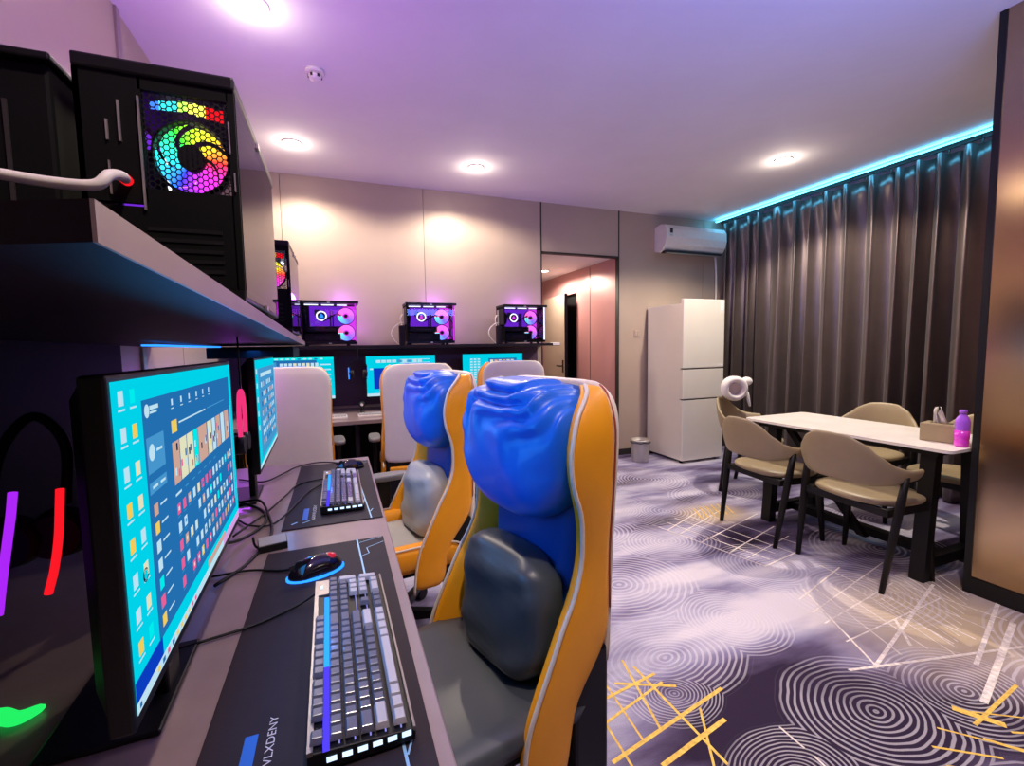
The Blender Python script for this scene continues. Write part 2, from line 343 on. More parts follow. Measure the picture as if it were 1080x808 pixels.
# ------------------------------------------------------------------ floor, with the woven line motifs in the same mesh
bm = nb()
vs = [bm.verts.new(p) for p in ((LEFT-.1, -3.2, 0), (RIGHT+.1, -3.2, 0), (RIGHT+.1, 9.2, 0), (LEFT-.1, 9.2, 0))]
bm.faces.new(vs)
FZ = [0]
def fline(a, b, wd, mi, z=0.0008):
    FZ[0] += 1; z += FZ[0]*.00002
    a = Vector((a[0], a[1], z)); b = Vector((b[0], b[1], z)); n = (b-a).cross(Vector((0, 0, 1))).normalized()*wd/2
    f = bm.faces.new([bm.verts.new(p) for p in (a-n, b-n, b+n, a+n)]); f.material_index = mi
G = 1; W = 2
for a, b, wd, mi in [((.736, 1.097), (1.284, 1.201), .014, G), ((.87, 1.031), (1.183, 1.09), .016, G), ((.86, 1.322), (1.102, 1.357), .012, G),
        ((.929, 1.372), (1.134, 1.273), .012, G), ((1.03, 1.47), (.953, 1.141), .009, G), ((.90, 1.45), (.872, 1.12), .007, G), ((1.05, 1.42), (1.057, .96), .010, G),
        ((.80, 1.30), (.78, 1.0), .008, G), ((1.14, 1.16), (.98, .92), .008, G), ((.76, 1.22), (1.10, 1.31), .010, G),
        ((1.95, .83), (2.02, .72), .026, G), ((1.70, .765), (1.85, .66), .008, G), ((1.886, .72), (1.98, .60), .012, G), ((1.80, .80), (1.98, .62), .007, G),
        ((1.98, .80), (2.14, .70), .006, G), ((1.93, .76), (2.3, .80), .012, G), ((2.0, .70), (2.20, .60), .008, G), ((1.66, .71), (1.82, .60), .008, G),
        ((1.812, 1.084), (2.62, .90), .012, W), ((1.92, 1.056), (2.875, 1.33), .014, W), ((2.30, .915), (2.95, 1.11), .016, W), ((2.08, .80), (2.80, 1.0), .022, W),
        ((2.2, 1.08), (2.35, 1.22), .012, W), ((2.54, 1.70), (2.50, 1.0), .008, W), ((2.21, 1.56), (1.93, 1.05), .009, W), ((2.28, 1.55), (2.10, 1.06), .007, W),
        ((2.37, 1.52), (2.24, 1.04), .007, W), ((2.46, 1.49), (2.38, 1.02), .007, W), ((2.62, 1.50), (2.64, 1.0), .007, W), ((2.72, 1.45), (2.8, 1.02), .007, W),
        ((2.10, 1.50), (2.62, 1.64), .008, W), ((2.02, 1.32), (2.7, 1.42), .007, W), ((1.98, 1.2), (2.75, 1.24), .007, W), ((2.06, 1.40), (2.9, 1.58), .007, W),
        ((2.062, 2.514), (2.245, 1.81), .009, W), ((2.245, 1.81), (2.60, 1.87), .011, W), ((2.15, 2.2), (2.9, 2.42), .009, W), ((2.12, 2.36), (2.8, 2.62), .008, W),
        ((2.17, 2.55), (2.34, 1.86), .008, W), ((2.28, 2.6), (2.44, 1.90), .008, W), ((2.40, 2.6), (2.55, 1.86), .008, W), ((2.20, 2.02), (2.8, 2.2), .009, W),
        ((2.08, 2.44), (2.6, 2.66), .009, W), ((2.55, 2.55), (2.70, 1.9), .007, W), ((2.22, 1.92), (2.75, 2.05), .006, W),
        ((1.324, .998), (1.324, .91), .007, W), ((1.325, .88), (1.32, .80), .007, W)]:
    fline(a, b, wd, mi)
for k in range(12):
    fline((2.30+k*.055, .98+.02*k), (2.42+k*.06, 1.34+.012*k), .006, W)
for k in range(6):
    fline((2.45+k*.06, 2.50), (2.55+k*.06, 2.70), .010, G)
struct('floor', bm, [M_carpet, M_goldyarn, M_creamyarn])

# ------------------------------------------------------------------ shell
bm = nb(); box(bm, LEFT-.1, RIGHT+.1, -3.2, BACK+.06, CEIL, CEIL+.08); struct('ceiling', bm, M_ceil)
# back wall: panels with dark shadow gaps, the doorway left open
DX0, DX1, DH = 2.055, 3.025, 2.275
bm = nb()
for a, b in ((LEFT, -0.405), (-0.401, .818), (.822, DX0)):
    box(bm, a, b, BACK, BACK+.05, 0, CEIL)
box(bm, DX0+.004, DX1-.004, BACK, BACK+.05, DH+.012, CEIL)
for a, b in ((DX1+.004, 4.251), (4.255, RIGHT)): box(bm, a, b, BACK, BACK+.05, 0, CEIL)
box(bm, LEFT, DX0, BACK+.03, BACK+.06, 0, CEIL, 1); box(bm, DX1, RIGHT, BACK+.03, BACK+.06, 0, CEIL, 1)
struct('wall_back', bm, [M_panel, M_seam])
bm = nb(); t = .012
box(bm, DX0-t/2, DX0+t/2, BACK-.006, BACK+.055, 0, CEIL); box(bm, DX1-t/2, DX1+t/2, BACK-.006, BACK+.055, 0, CEIL)
box(bm, DX0, DX1, BACK-.006, BACK+.055, DH, DH+.018); struct('trim_1', bm, M_seam)
# corridor behind the doorway
bm = nb(); box(bm, DX1, DX1+.05, BACK+.06, 5.38, 0, DH+.02); box(bm, DX1, DX1+.05, 5.38, 6.30, 2.0, DH+.02); box(bm, DX1, DX1+.05, 6.30, 8.0, 0, DH+.02)
box(bm, DX1-.003, DX1+.0, 5.03, 5.038, 0, DH, 1); struct('wall_corridor_right', bm, [M_pink, M_seam])
bm = nb(); box(bm, DX0-.05, DX0, BACK+.06, 8.0, 0, DH+.02); struct('wall_corridor_left', bm, M_panel)
bm = nb(); box(bm, DX0-.05, DX1+.05, 8.0, 8.05, 0, DH+.02); struct('wall_corridor_end', bm, M_pink)
bm = nb(); box(bm, DX0-.05, DX1+.05, BACK+.06, 8.05, DH+.02, DH+.06); struct('ceiling_corridor', bm, M_ceil)
bm = nb(); box(bm, DX1+.05, DX1+1.5, 5.3, 6.4, 0, 2.1); struct('dark_room_block', bm, M_black)  # solid black block imitates the darkness of the room behind the door
d = tag(thing('door_1', None, None), kind='structure'); d.location = (2.985, 6.27, 0); d.rotation_euler = (0, 0, math.radians(180+83))
bm = nb(); box(bm, 0, .86, -.02, .02, .01, 1.99, bev=.002); obj('door_leaf', bm, M_panel, d)
bm = nb(); box(bm, .86, .866, -.021, .021, .01, 1.99); obj('leaf_edge', bm, M_blackm, d)
bm = nb(); box(bm, .78, .82, -.03, -.018, .93, 1.1, bev=.003); cyl(bm, (.80, -.03, 1.02), (.80, -.07, 1.02), .009); box(bm, .68, .81, -.078, -.064, 1.01, 1.03, bev=.003)
box(bm, .78, .82, .018, .03, .93, 1.1, bev=.003); cyl(bm, (.80, .03, 1.02), (.80, .07, 1.02), .009); box(bm, .68, .81, .064, .078, 1.01, 1.03, bev=.003)
obj('door_handle', bm, M_blackm, d)
# left wall
bm = nb()
box(bm, LEFT-.05, LEFT, -3.2, 2.56, 0, CEIL); box(bm, LEFT-.05, LEFT, 2.60, 3.18, 0, CEIL); box(bm, LEFT-.05, LEFT, 3.19, BACK, 0, CEIL)
box(bm, LEFT-.05, LEFT-.01, 2.5, 3.3, 0, CEIL, 1)
struct('wall_left', bm, [M_panel, M_seam])
bm = nb(); box(bm, LEFT-.02, LEFT+.012, 2.56, 2.60, 0, CEIL, bev=.003); struct('trim_2', bm, M_trimm)
bm = nb(); box(bm, LEFT, LEFT+.004, -1.2, 2.35, .02, 1.33); struct('shelf_shade_left', bm, M_void)  # black sheet puts the shade under the shelf onto the wall
bm = nb(); box(bm, RIGHT, RIGHT+.05, -3.2, BACK+.05, 0, CEIL); struct('wall_window_side', bm, M_ceil)
bm = nb(); box(bm, LEFT-.1, RIGHT+.1, -3.25, -3.2, 0, CEIL); struct('wall_front', bm, M_panel)
# bronze clad pier on the right
PX, PY = 2.945, 1.235
bm = nb(); box(bm, PX+.012, RIGHT, -3.2, PY, 0, CEIL); box(bm, PX, PX+.012, -3.2, PY-.02, .09, CEIL)
struct('wall_right', bm, M_right)
bm = nb(); box(bm, PX-.004, PX+.02, -3.2, PY+.006, 0, .085); box(bm, PX-.004, PX+.02, PY-.022, PY+.006, .085, CEIL); struct('baseboard_right', bm, M_blackm)
bm = nb(); box(bm, DX1+.01, RIGHT, BACK-.012, BACK, 0, .07); struct('baseboard_back', bm, M_seam)

# ------------------------------------------------------------------ lights fittings
dl = thing('downlight', 'recessed ceiling downlight', 'downlight')
bm = nb(); lathe(bm, [(.068, 0), (.072, -.004), (.066, -.008), (.058, -.008), (.056, 0)]); obj('bezel', bm, M_white, dl)
bm = nb(); lathe(bm, [(.055, -.003), (.055, -.006)], n=24); obj('lens', bm, E_lamp, dl)
labs = ['glowing ceiling downlight above the far left computer tower, nearest the left wall', 'glowing ceiling downlight over the middle of the back wall panels',
        'glowing ceiling downlight near the curtain, above the dining table', 'glowing ceiling downlight cut by the top edge of the photo']
dl.location = (DOWN[0][0], DOWN[0][1], CEIL); dl['label'] = labs[0]; dl['group'] = 'ceiling downlights'
for (x, y), lb in zip(DOWN[1:4], labs[1:]): dup(dl, (x, y, CEIL), label=lb)
dup(dl, (2.62, 5.53, DH+.02), label='glowing ceiling downlight in the corridor beyond the doorway')
sd = thing('smoke_detector', 'small round white smoke detector on the ceiling', 'smoke detector', (-.05, 2.779, CEIL))
bm = nb(); lathe(bm, [(.05, 0), (.052, -.012), (.045, -.02)]); obj('base', bm, M_white, sd)
bm = nb(); lathe(bm, [(.032, -.02), (.036, -.032), (.03, -.044), (.012, -.048)]); obj('sensor_head', bm, M_white, sd)
bm = nb(); 
for k in range(6):
    a = k*PI/3; box(bm, .030, .0365, -.006, .006, -.04, -.026, M=Matrix.Rotation(a, 4, 'Z'))
obj('vents', bm, M_seam, sd)

# ------------------------------------------------------------------ curtain, rail, cyan strip
def curtain(name, y0, y1, label, seed):
    rnd = random.Random(seed); c = thing(name, label, 'curtain', (4.50, (y0+y1)/2, 0), group='curtains')
    L = y1-y0; ny = int(L/.0085); nz = 26; H = 2.735
    ph = [(rnd.uniform(0, 6.28)) for _ in range(4)]; n_f = L/.185
    bm = nb(); V = []
    for j in range(nz+1):
        z = .015+(H-.015)*j/nz; tz = j/nz; row = []
        for i in range(ny+1):
            s = i/ny
            u = s*n_f*2*PI + 1.5*math.sin(s*7+ph[0]) + .8*math.sin(s*17+ph[1])
            drift = .9*math.sin(tz*2.2+s*9+ph[2])*(1-tz)*.6
            a = math.sin(u+drift); a = math.copysign(abs(a)**.75, a)
            amp = .080*(1-.35*tz)+.012*math.sin(s*23+ph[3])
            pleat = .028*math.sin(2*u+.5)*max(0, (tz-.86)/.14)
            x = a*amp + .01*math.sin(3*u+tz*3)*(1-tz) + pleat
            y = (y0+s*L)-(y0+y1)/2 + .014*math.sin(u*2+1.0+drift)
            row.append(bm.verts.new((x, y, z)))
        V.append(row)
    for a, b in zip(V, V[1:]):
        for i in range(ny):
            f = bm.faces.new((a[i], a[i+1], b[i+1], b[i])); f.smooth = True
    obj('drape', bm, M_curtain, c, solid=.003)
    for k in range(int(n_f)):
        bm = nb(); y = (y0-(y0+y1)/2)+(k+.5)*L/int(n_f); box(bm, -.004, .004, y-.005, y+.005, H-.01, 2.763); obj('hook', bm, M_blackm, c)
    return c
curtain('curtain', 3.24, 4.34, 'dark charcoal satin curtain, the far length behind the fridge', 3)
curtain('curtain', 1.26, 3.22, 'dark charcoal satin curtain, the near wide length behind the dining table', 11)
bm = nb(); box(bm, 4.488, 4.512, 1.25, 4.37, 2.765, 2.797)
for k in range(7): box(bm, 4.48, 4.518, 1.5+k*.45, 1.52+k*.45, 2.772, CEIL)
tag(obj('curtain_rail', bm, M_blackm), 'thin black curtain rail along the ceiling above the curtains', 'curtain rail')
bm = nb(); box(bm, 4.405, 4.417, 1.25, 4.37, 2.772, 2.784)
tag(obj('light_strip', bm, E_led), 'cyan LED strip glowing along the ceiling above the curtains', 'light strip')

# ------------------------------------------------------------------ air conditioner
ac = thing('air_conditioner', 'white wall mounted air conditioner between the doorway and the curtain', 'air conditioner', (3.52, BACK, 2.35))
prof = [(0, 0.02), (0, .30), (-.10, .315), (-.17, .30), (-.205, .25), (-.21, .16), (-.19, .08), (-.15, .03), (-.08, .0)]
bm = nb(); loft(bm, [[(x, y, z) for y, z in prof] for x in (0, .004, .89, .894)], smooth=False); obj('casing', bm, M_white, ac, bev=.006)
bm = nb(); box(bm, .03, .86, -.17, -.07, -.012, .006, M=Matrix.Translation((0, 0, .01))); obj('air_outlet', bm, M_seam, ac)
bm = nb(); box(bm, .05, .84, -.165, -.125, -.014, -.006, bev=.002); obj('flap', bm, M_silver, ac)
bm = nb(); box(bm, .05, .085, -.214, -.209, .20, .255); box(bm, .05, .085, -.2145, -.209, .165, .19, 1); obj('sticker', bm, [M_seam, M_silver], ac)
bm = nb(); tube(bm, [(.86, -.05, .02), (.90, -.03, -.03), (.93, -.02, -.3), (.93, -.02, -.9), (.93, -.02, -2.0)], .012); obj('pipe', bm, M_white, ac)

# ------------------------------------------------------------------ fridge and bin
fr = thing('refrigerator', 'tall champagne silver three door fridge beside the curtain', 'refrigerator', (3.40, 3.78, 0))
bm = nb(); box(bm, .01, .555, .05, .60, .03, 1.72, bev=.006); obj('cabinet', bm, M_fridge, fr)
for nm, z0, z1 in (('door', 1.03, 1.765), ('door', .70, 1.02), ('door', .03, .69)):
    bm = nb(); box(bm, 0, .565, 0, .045, z0, z1, bev=.008, seg=3); dd = obj(nm, bm, M_fridge, fr)
    bm = nb(); box(bm, .0, .565, .0, .03, z1+.001, z1+.009); obj('door_gap', bm, M_seam, dd) if z1 < 1.5 else bm.free()
bm = nb(); box(bm, .50, .545, -.002, .001, 1.62, 1.755); 
for k in range(4): box(bm, .512, .533, -.003, -.001, 1.64+k*.028, 1.65+k*.028, 1)
obj('energy_label', bm, [M_white, M_padprint], fr)
bm = nb(); box(bm, .47, .555, -.002, .001, 1.045, 1.07); obj('badge', bm, M_white, fr)
for x in (.04, .51):
    for y in (.06, .55): bm = nb(); cyl(bm, (x, y, 0), (x, y, .035), .02); obj('foot', bm, M_black, fr)
tb = thing('waste_bin', 'small round silver waste bin beside the fridge', 'waste bin', (3.09, 4.08, 0))
bm = nb(); lathe(bm, [(.088, .0), (.09, .01), (.102, .22), (.102, .235), (.096, .235), (.084, .02)]); obj('bucket', bm, M_silver, tb)
bm = nb(); lathe(bm, [(.098, .22), (.107, .222), (.107, .245), (.095, .25), (.093, .222)]); obj('rim', bm, M_silver, tb)
bm = nb(); 
rr = []
for k in range(24):
    a = 2*PI*k/24; rr.append((.109*math.cos(a), .109*math.sin(a), .225-.012*abs(math.sin(a*3.5))))
tube(bm, rr+[rr[0]], .004, smooth_pts=False); obj('bag_edge', bm, M_black, tb)
bm = nb(); box(bm, 3.24, 3.32, BACK-.012, BACK, 1.38, 1.46, bev=.003)
sw = thing('light_switch', 'pale square light switch on the wall between doorway and fridge', 'light switch', (3.28, BACK, 1.42))
bm.free(); bm = nb(); box(bm, -.04, .04, -.010, 0, -.04, .04, bev=.003); obj('plate', bm, M_panel, sw)
bm = nb(); box(bm, -.028, -.002, -.014, -.009, -.028, .028, bev=.002); obj('rocker', bm, M_panel, sw); bm = nb(); box(bm, .002, .028, -.014, -.009, -.028, .028, bev=.002); obj('rocker', bm, M_panel, sw)
bm = nb(); box(bm, DX0+.01, DX0+.17, 6.5, 6.56, 1.98, 2.10, bev=.01); tag(obj('wall_box', bm, M_white), 'small white box mounted high in the corridor behind the door', 'emergency light')

# ------------------------------------------------------------------ shelves and desks
sh = thing('wall_shelf', 'long beige edged shelf on the left wall carrying computer towers', 'shelf', (LEFT+.006, 0, 0))
SH = [(-.108, .285, 1.356), (-.163, 2.70, 1.330)]; SX = LEFT+.006
near_, far_ = [(-.845, .60, 1.356), (-.110, .285, 1.356)], [(-.845, 2.70, 1.330), (-.165, 2.70, 1.330)]
bm = nb(); loft(bm, [[(p[0]-SX, p[1], p[2]+dz) for p, dz in ((q[0], 0), (q[1], 0), (q[1], -.021), (q[0], -.021))] for q in (near_, far_)], smooth=False); obj('shelf_board', bm, M_dark, sh)
bm = nb(); loft(bm, [[(p[0]+dx-SX, p[1], p[2]+dz) for dx, dz in ((-.002, 0), (0, 0), (0, -.021), (-.002, -.021))] for p in SH], smooth=False); obj('front_lip', bm, M_shelfside, sh)
bmt = nb(); box(bmt, .30, -.20-LEFT, 2.35, 2.68, 1.25, 1.30, bev=.004); obj('cable_tray', bmt, M_black, sh)
bmt = nb(); box(bmt, .25, .29, 1.8, 2.68, 1.303, 1.309); obj('light_bar', bmt, E_blueled, sh)
area((-.36, 2.4, 1.285), (0, 0, 0), 0.9, (.02, .2, 1), .05, .6)
point((-.55, 2.95, 1.10), 1.6, (.5, .06, 1), .05); point((-.55, 3.7, 1.10), 1.2, (.05, .15, 1), .05)
sb = thing('wall_shelf', 'long dark shelf on the back wall carrying three lit computer towers', 'shelf', (0, BACK, 0))
bm = nb(); box(bm, LEFT, DX0-.01, -.43, 0, 1.296, 1.318); obj('shelf_board', bm, M_dark, sb)
bm = nb(); box(bm, LEFT, DX0-.01, -.434, -.43, 1.294, 1.319); obj('front_lip', bm, M_dark, sb)
bm = nb(); box(bm, DX0-.085, DX0-.012, -.445, -.36, 1.297, 1.325, bev=.003); obj('end_bracket', bm, M_white, sb)
bm = nb(); box(bm, LEFT, DX0-.06, BACK-.012, BACK, .77, 1.29); struct('shelf_shade_back', bm, mat('plum_shade', (.085, .038, .08), .5))  # plum sheet paints the shelf's shade on the wall below it

DZ = .75
dk = thing('desk', 'long laminate desk along the left wall with two keyboards on it', 'desk', (LEFT+.008, 0, 0))
bm = nb(); box(bm, 0, .112-LEFT, -1.0, 2.32, DZ-.03, DZ, bev=.003); obj('desktop', bm, M_desk, dk)
for y in (-.9, 1.36, 2.22):
    bm = nb(); box(bm, .10, .85, y-.02, y+.02, 0, DZ-.03); obj('side_panel', bm, M_dark, dk)
bm = nb(); box(bm, .06, .08, -.98, 2.25, .25, DZ-.03); obj('back_panel', bm, M_dark, dk)
db = thing('desk', 'long desk under the back wall shelf with three monitors', 'desk', (0, BACK, 0))
bm = nb(); box(bm, LEFT+.01, DX0-.05, -.86, -.015, DZ-.03, DZ, bev=.003); obj('desktop', bm, M_desk, db)
for x in (LEFT+.03, .10, 1.0, DX0-.09):
    bm = nb(); box(bm, x, x+.03, -.80, -.02, 0, DZ-.03); obj('side_panel', bm, M_dark, db)
bm = nb(); box(bm, LEFT+.03, DX0-.09, -.10, -.08, .1, DZ-.03); obj('back_panel', bm, M_dark, db)

# ------------------------------------------------------------------ monitors (screen looks to -Y, 27 inch)
C = lambda *a: srgb(*a)
scr_m = [emat('screen_cyan', C(0, 205, 228), 1.05), emat('screen_window', C(34, 110, 175), 1.0), emat('screen_pale', C(190, 225, 240), 1.0), emat('screen_yellow', C(240, 205, 90), 1.0),
         emat('screen_pink', C(235, 95, 150), 1.0), emat('screen_taskbar', C(215, 160, 225), 1.0), emat('screen_teal', C(0, 235, 235), 1.0), emat('screen_tan', C(205, 165, 150), 1.0),
         emat('screen_deep', C(10, 60, 190), 1.0), emat('screen_panel', C(70, 150, 205), 1.0), emat('screen_ink', C(15, 40, 70), .8), emat('screen_cream', C(225, 225, 190), 1.0)]
def screen_bm(W_, H_, z0, kind, seed=1):
    rnd = random.Random(seed); bm = nb()
    lay = {'n': 0}
    def q(u0, u1, v0, v1, mi, l=1):   # u from left, v from top, 0..1
        y = -.0005-.0002*l
        p = [(-W_/2+u0*W_, y, z0+H_*(1-v0)), (-W_/2+u1*W_, y, z0+H_*(1-v0)), (-W_/2+u1*W_, y, z0+H_*(1-v1)), (-W_/2+u0*W_, y, z0+H_*(1-v1))]
        f = bm.faces.new([bm.verts.new(a) for a in p[::-1]]); f.material_index = mi
    def disc(u, v, r, mi, l=2):
        y = -.0005-.0002*l; cx = -W_/2+u*W_; cz = z0+H_*(1-v)
        f = bm.faces.new([bm.verts.new((cx+r*math.cos(a*PI/8), y, cz+r*math.sin(a*PI/8))) for a in range(16)]); f.material_index = mi
    q(0, 1, 0, 1, 0, 0)
    if kind == 'near':
        q(.0, .14, .90, .965, 8, 1); q(.0, .5, .965, 1, 2, 1); q(.5, .72, .965, 1, 2, 1); q(.72, 1, .955, 1, 5, 1); q(.52, .75, .93, .962, 7, 1)
        q(.125, .955, .075, .905, 1, 1)
        for v in (.03, .14, .26, .37, .48, .59, .70, .80):       # desktop icons in two columns
            for u in (.025, .075):
                mi = rnd.choice([2, 2, 3, 11, 6, 10]) if not (v > .3 and u < .05) else rnd.choice([2, 3])
                q(u, u+.022, v, v+.045, mi, 2); q(u-.003, u+.026, v+.055, v+.061, 2, 2)
        disc(.082, .63, .008, 10); disc(.082, .63, .005, 0, 3)
        disc(.15, .115, .008, 2, 2); q(.165, .215, .10, .115, 2, 2); q(.165, .205, .120, .128, 2, 2)
        for k in range(6): q(.30+k*.07, .312+k*.07, .10, .125, 2, 2); q(.297+k*.07, .318+k*.07, .135, .139, 2, 2)
        q(.29, .33, .185, .235, 3, 2); q(.345, .60, .20, .207, 2, 2); q(.62, .86, .20, .205, 9, 2)
        q(.135, .235, .205, .33, 9, 2); disc(.16, .26, .010, 2, 3); q(.185, .22, .255, .265, 2, 3)
        q(.135, .235, .36, .40, 9, 2); q(.15, .18, .375, .385, 2, 3); q(.195, .225, .375, .385, 2, 3)
        for k, mi in enumerate((7, 3, 2, 2, 6, 4, 3)):
            v = .44+k*.066; q(.148, .172, v, v+.042, mi, 2); q(.185, .225, v+.014, v+.021, 2, 2)
        ban = [(.285, .335, 7), (.34, .395, 11), (.40, .455, 11), (.46, .50, 6), (.505, .60, 7), (.61, .66, 11), (.668, .71, 2), (.72, .78, 7), (.79, .84, 2), (.85, .915, 7)]
        for u0, u1, mi in ban:
            q(u0, u1, .27, .44, mi, 2)
            for t in range(3):
                uu = rnd.uniform(u0, u1-.015); vv = rnd.uniform(.28, .40); q(uu, uu+.012, vv, vv+.03, rnd.choice([4, 1, 3, 10, 2]), 3)
        q(.285, .33, .475, .485, 2, 2)
        for k in range(6): q(.36+k*.06, .39+k*.06, .477, .482, 9, 2)
        for r in range(5):
            for c in range(15):
                u = .29+c*.0435; v = .52+r*.075
                mi = rnd.choice([2, 2, 2, 7, 11, 6, 4] if r < 4 else [2, 7, 4, 3])
                if r == 0 and c < 2: mi = 4
                if rnd.random() < .06: continue
                q(u, u+.023, v, v+.042, mi, 2); (q(u+.006, u+.017, v+.012, v+.028, rnd.choice([9, 1, 2, 11]), 3) if rnd.random() < .5 else None); q(u, u+.020, v+.05, v+.0535, 9, 2)
        q(.945, .95, .25, .85, 2, 2)
        q(.01, .02, .975, .99, 1, 3)
        for k in range(10): q(.10+k*.03, .115+k*.03, .973, .991, rnd.choice([1, 3, 4, 6]), 3)
    elif kind == 'side':
        q(.10, .97, .08, .93, 9, 1); q(0, 1, .965, 1, 2, 1)
        for k in range(5): q(.025, .06, .08+k*.13, .13+k*.13, 2, 2)
        for r in range(7):
            for c in range(8):
                q(.2+c*.09, .25+c*.09, .22+r*.095, .27+r*.095, rnd.choice([1, 2, 7, 2]), 2)
        q(.2, .8, .13, .17, 2, 2)
    else:
        q(0, 1, .93, 1, 2, 1)
        if kind == 'a':
            q(.02, .78, .06, .85, 1, 1); q(0, 1, .0, .06, 6, 2)
            for r in range(6):
                for c in range(9):
                    q(.32+c*.055, .36+c*.055, .13+r*.12, .22+r*.12, rnd.choice([2, 2, 11, 10]), 2)
            for k in range(6): q(.82, .96, .16+k*.12, .19+k*.12, 2, 2)
            q(.04, .28, .10, .80, 9, 2)
            for k in range(12): q(.05+k*.07, .09+k*.07, .02, .05, rnd.choice([1, 2]), 3)
        elif kind == 'b':
            q(.10, .5, .3, .82, 8, 1)
            for k in range(9): q(.14+k*.075, .20+k*.075, .10, .17, rnd.choice([2, 9, 2]), 2)
            q(.48, .92, .09, .105, 2, 3); q(.48, .92, .175, .19, 2, 3); q(.05, .09, .3, .34, 2, 2)
        else:
            for k in range(3): 
                for r in range(9): q(.12+k*.06, .16+k*.06, .12+r*.07, .16+r*.07, 2, 2)
            q(.42, .9, .12, .8, 1, 1)
            for r in range(6):
                for c in range(6): q(.45+c*.07, .50+c*.07, .16+r*.1, .23+r*.1, rnd.choice([2, 7, 11]), 2)
    return bm
def monitor(loc, rz, label, kind, W_=.60, H_=.338, zb=.915, thick=.018, seed=1, group=None):
    t = thing('monitor', label, 'monitor', (loc[0], loc[1], DZ), rz, group)
    z0 = zb-DZ; b = .007
    bm = nb(); box(bm, -W_/2-b, W_/2+b, 0, thick, z0-.014, z0+H_+b, bev=.003)
    obj('bezel', bm, M_blackm, t)
    bm = nb(); loft(bm, [[(-W_/2+s, y, z0+s*.6), (W_/2-s, y, z0+s*.6), (W_/2-s, y, z0+H_-s*.6), (-W_/2+s, y, z0+H_-s*.6)] for y, s in ((thick, .0), (thick+.02, .03), (thick+.032, .11))], smooth=False)
    obj('rear_cover', bm, M_black, t)
    obj('screen', screen_bm(W_, H_, z0, kind, seed), scr_m, t)
    bm = nb(); box(bm, -.03, .03, thick+.03, thick+.05, .0, z0+.22, bev=.004); obj('stand', bm, M_black, t)
    bm = nb(); box(bm, -.11, .11, thick+.02, thick+.16, .0, .008, bev=.003); obj('foot', bm, M_black, t)
    return t
R90 = PI/2
monitor((-.213, .835), R90+math.radians(1.7), 'large lit monitor nearest the camera on the left desk', 'near', thick=.022)
monitor((-.248, 1.86), R90+math.radians(2.0), 'lit monitor seen nearly edge-on, second along the left desk', 'side', seed=4, thick=.022)
monitor((-.335, 4.08), 0, 'lit monitor on the back desk, left of three, behind the leftmost white chair', 'a', .60, .35, .875, seed=2, group='monitors on the back desk')
monitor((.525, 4.08), 0, 'lit monitor on the back desk, middle of three, behind the middle white chair', 'b', .60, .35, .875, seed=3, group='monitors on the back desk')
monitor((1.385, 4.08), 0, 'lit monitor on the back desk, right of three, nearest the doorway', 'c', .60, .35, .875, seed=5, group='monitors on the back desk')

# ------------------------------------------------------------------ computer towers: rear at local x=0, front at x=L, glass side looks to -Y
def hexgrid(bm, cx, cz, x0, x1, z0, z1, s, hole, inside, y=0.0, mi=0):
    """plate of hexagon cells, each a ring around its hole, in the plane y"""
    dz = s*math.sqrt(3); i = 0; x = x0
    while x < x1:
        z = z0+(dz/2 if i % 2 else 0)
        while z < z1:
            if inside(x, z):
                O = [bm.verts.new((x+s*math.cos(k*PI/3), y, z+s*math.sin(k*PI/3))) for k in range(6)]
                I = [bm.verts.new((x+hole*math.cos(k*PI/3), y, z+hole*math.sin(k*PI/3))) for k in range(6)]
                for k in range(6):
                    f = bm.faces.new((O[k], O[(k+1) % 6], I[(k+1) % 6], I[k])); f.material_index = mi
            z += dz
        x += 1.5*s; i += 1
def fan_bm(R, nbl=5, rot=0.3, sweep=1.1, z=0.0, full=.86):
    bm = nb()
    for k in range(nbl):
        a0 = rot+k*2*PI/nbl; n = 8; A = []; B = []
        for j in range(n+1):
            r = R*(.36+.62*j/n); tw = sweep*(j/n)**1.3; wd = 2*PI/nbl*full
            A.append((r*math.cos(a0+tw), r*math.sin(a0+tw), z+.004)); B.append((r*math.cos(a0+tw+wd), r*math.sin(a0+tw+wd), z-.004))
        for side in range(4):
            pass
        rows = [[bm.verts.new(Vector(A[j]).lerp(Vector(B[j]), t) if False else (math.hypot(A[j][0], A[j][1])*math.cos(math.atan2(A[j][1], A[j][0])+wd*t), math.hypot(A[j][0], A[j][1])*math.sin(math.atan2(A[j][1], A[j][0])+wd*t), A[j][2]*(1-t)+B[j][2]*t)) for t in (0, .25, .5, .75, 1)] for j in range(n+1)]
        for ra, rb in zip(rows, rows[1:]):
            for q in range(4): bm.faces.new((ra[q], ra[q+1], rb[q+1], rb[q]))
    return bm
def fan(parent, loc, rot, R, em, name='fan', nbl=7, rot0=.3, full=.8):
    """local z is the axle"""
    f = bpy.data.objects.new(name, None)
    bm = nb(); n = 24
    rin, rout = R*1.0, R*1.06
    A = []
    loft(bm, [[(r*math.cos(2*PI*i/n), r*math.sin(2*PI*i/n), z) for i in range(n)] for r, z in ((rin, -.012), (rout, -.012), (rout, .012), (rin, .012), (rin, -.012))], caps=False)
    o = obj(name, bm, M_black, parent); o.location = loc; o.rotation_euler = rot
    b = obj('blades', fan_bm(R, nbl, rot0, full=full), em, o)
    bm = nb(); cyl(bm, (0, 0, -.014), (0, 0, .012), R*(.36 if name == 'rear_fan' else .22), n=20); obj('hub', bm, M_black, o)
    bpy.data.objects.remove(f)
    return o
Lp, Wp, Hp = .43, .225, .372
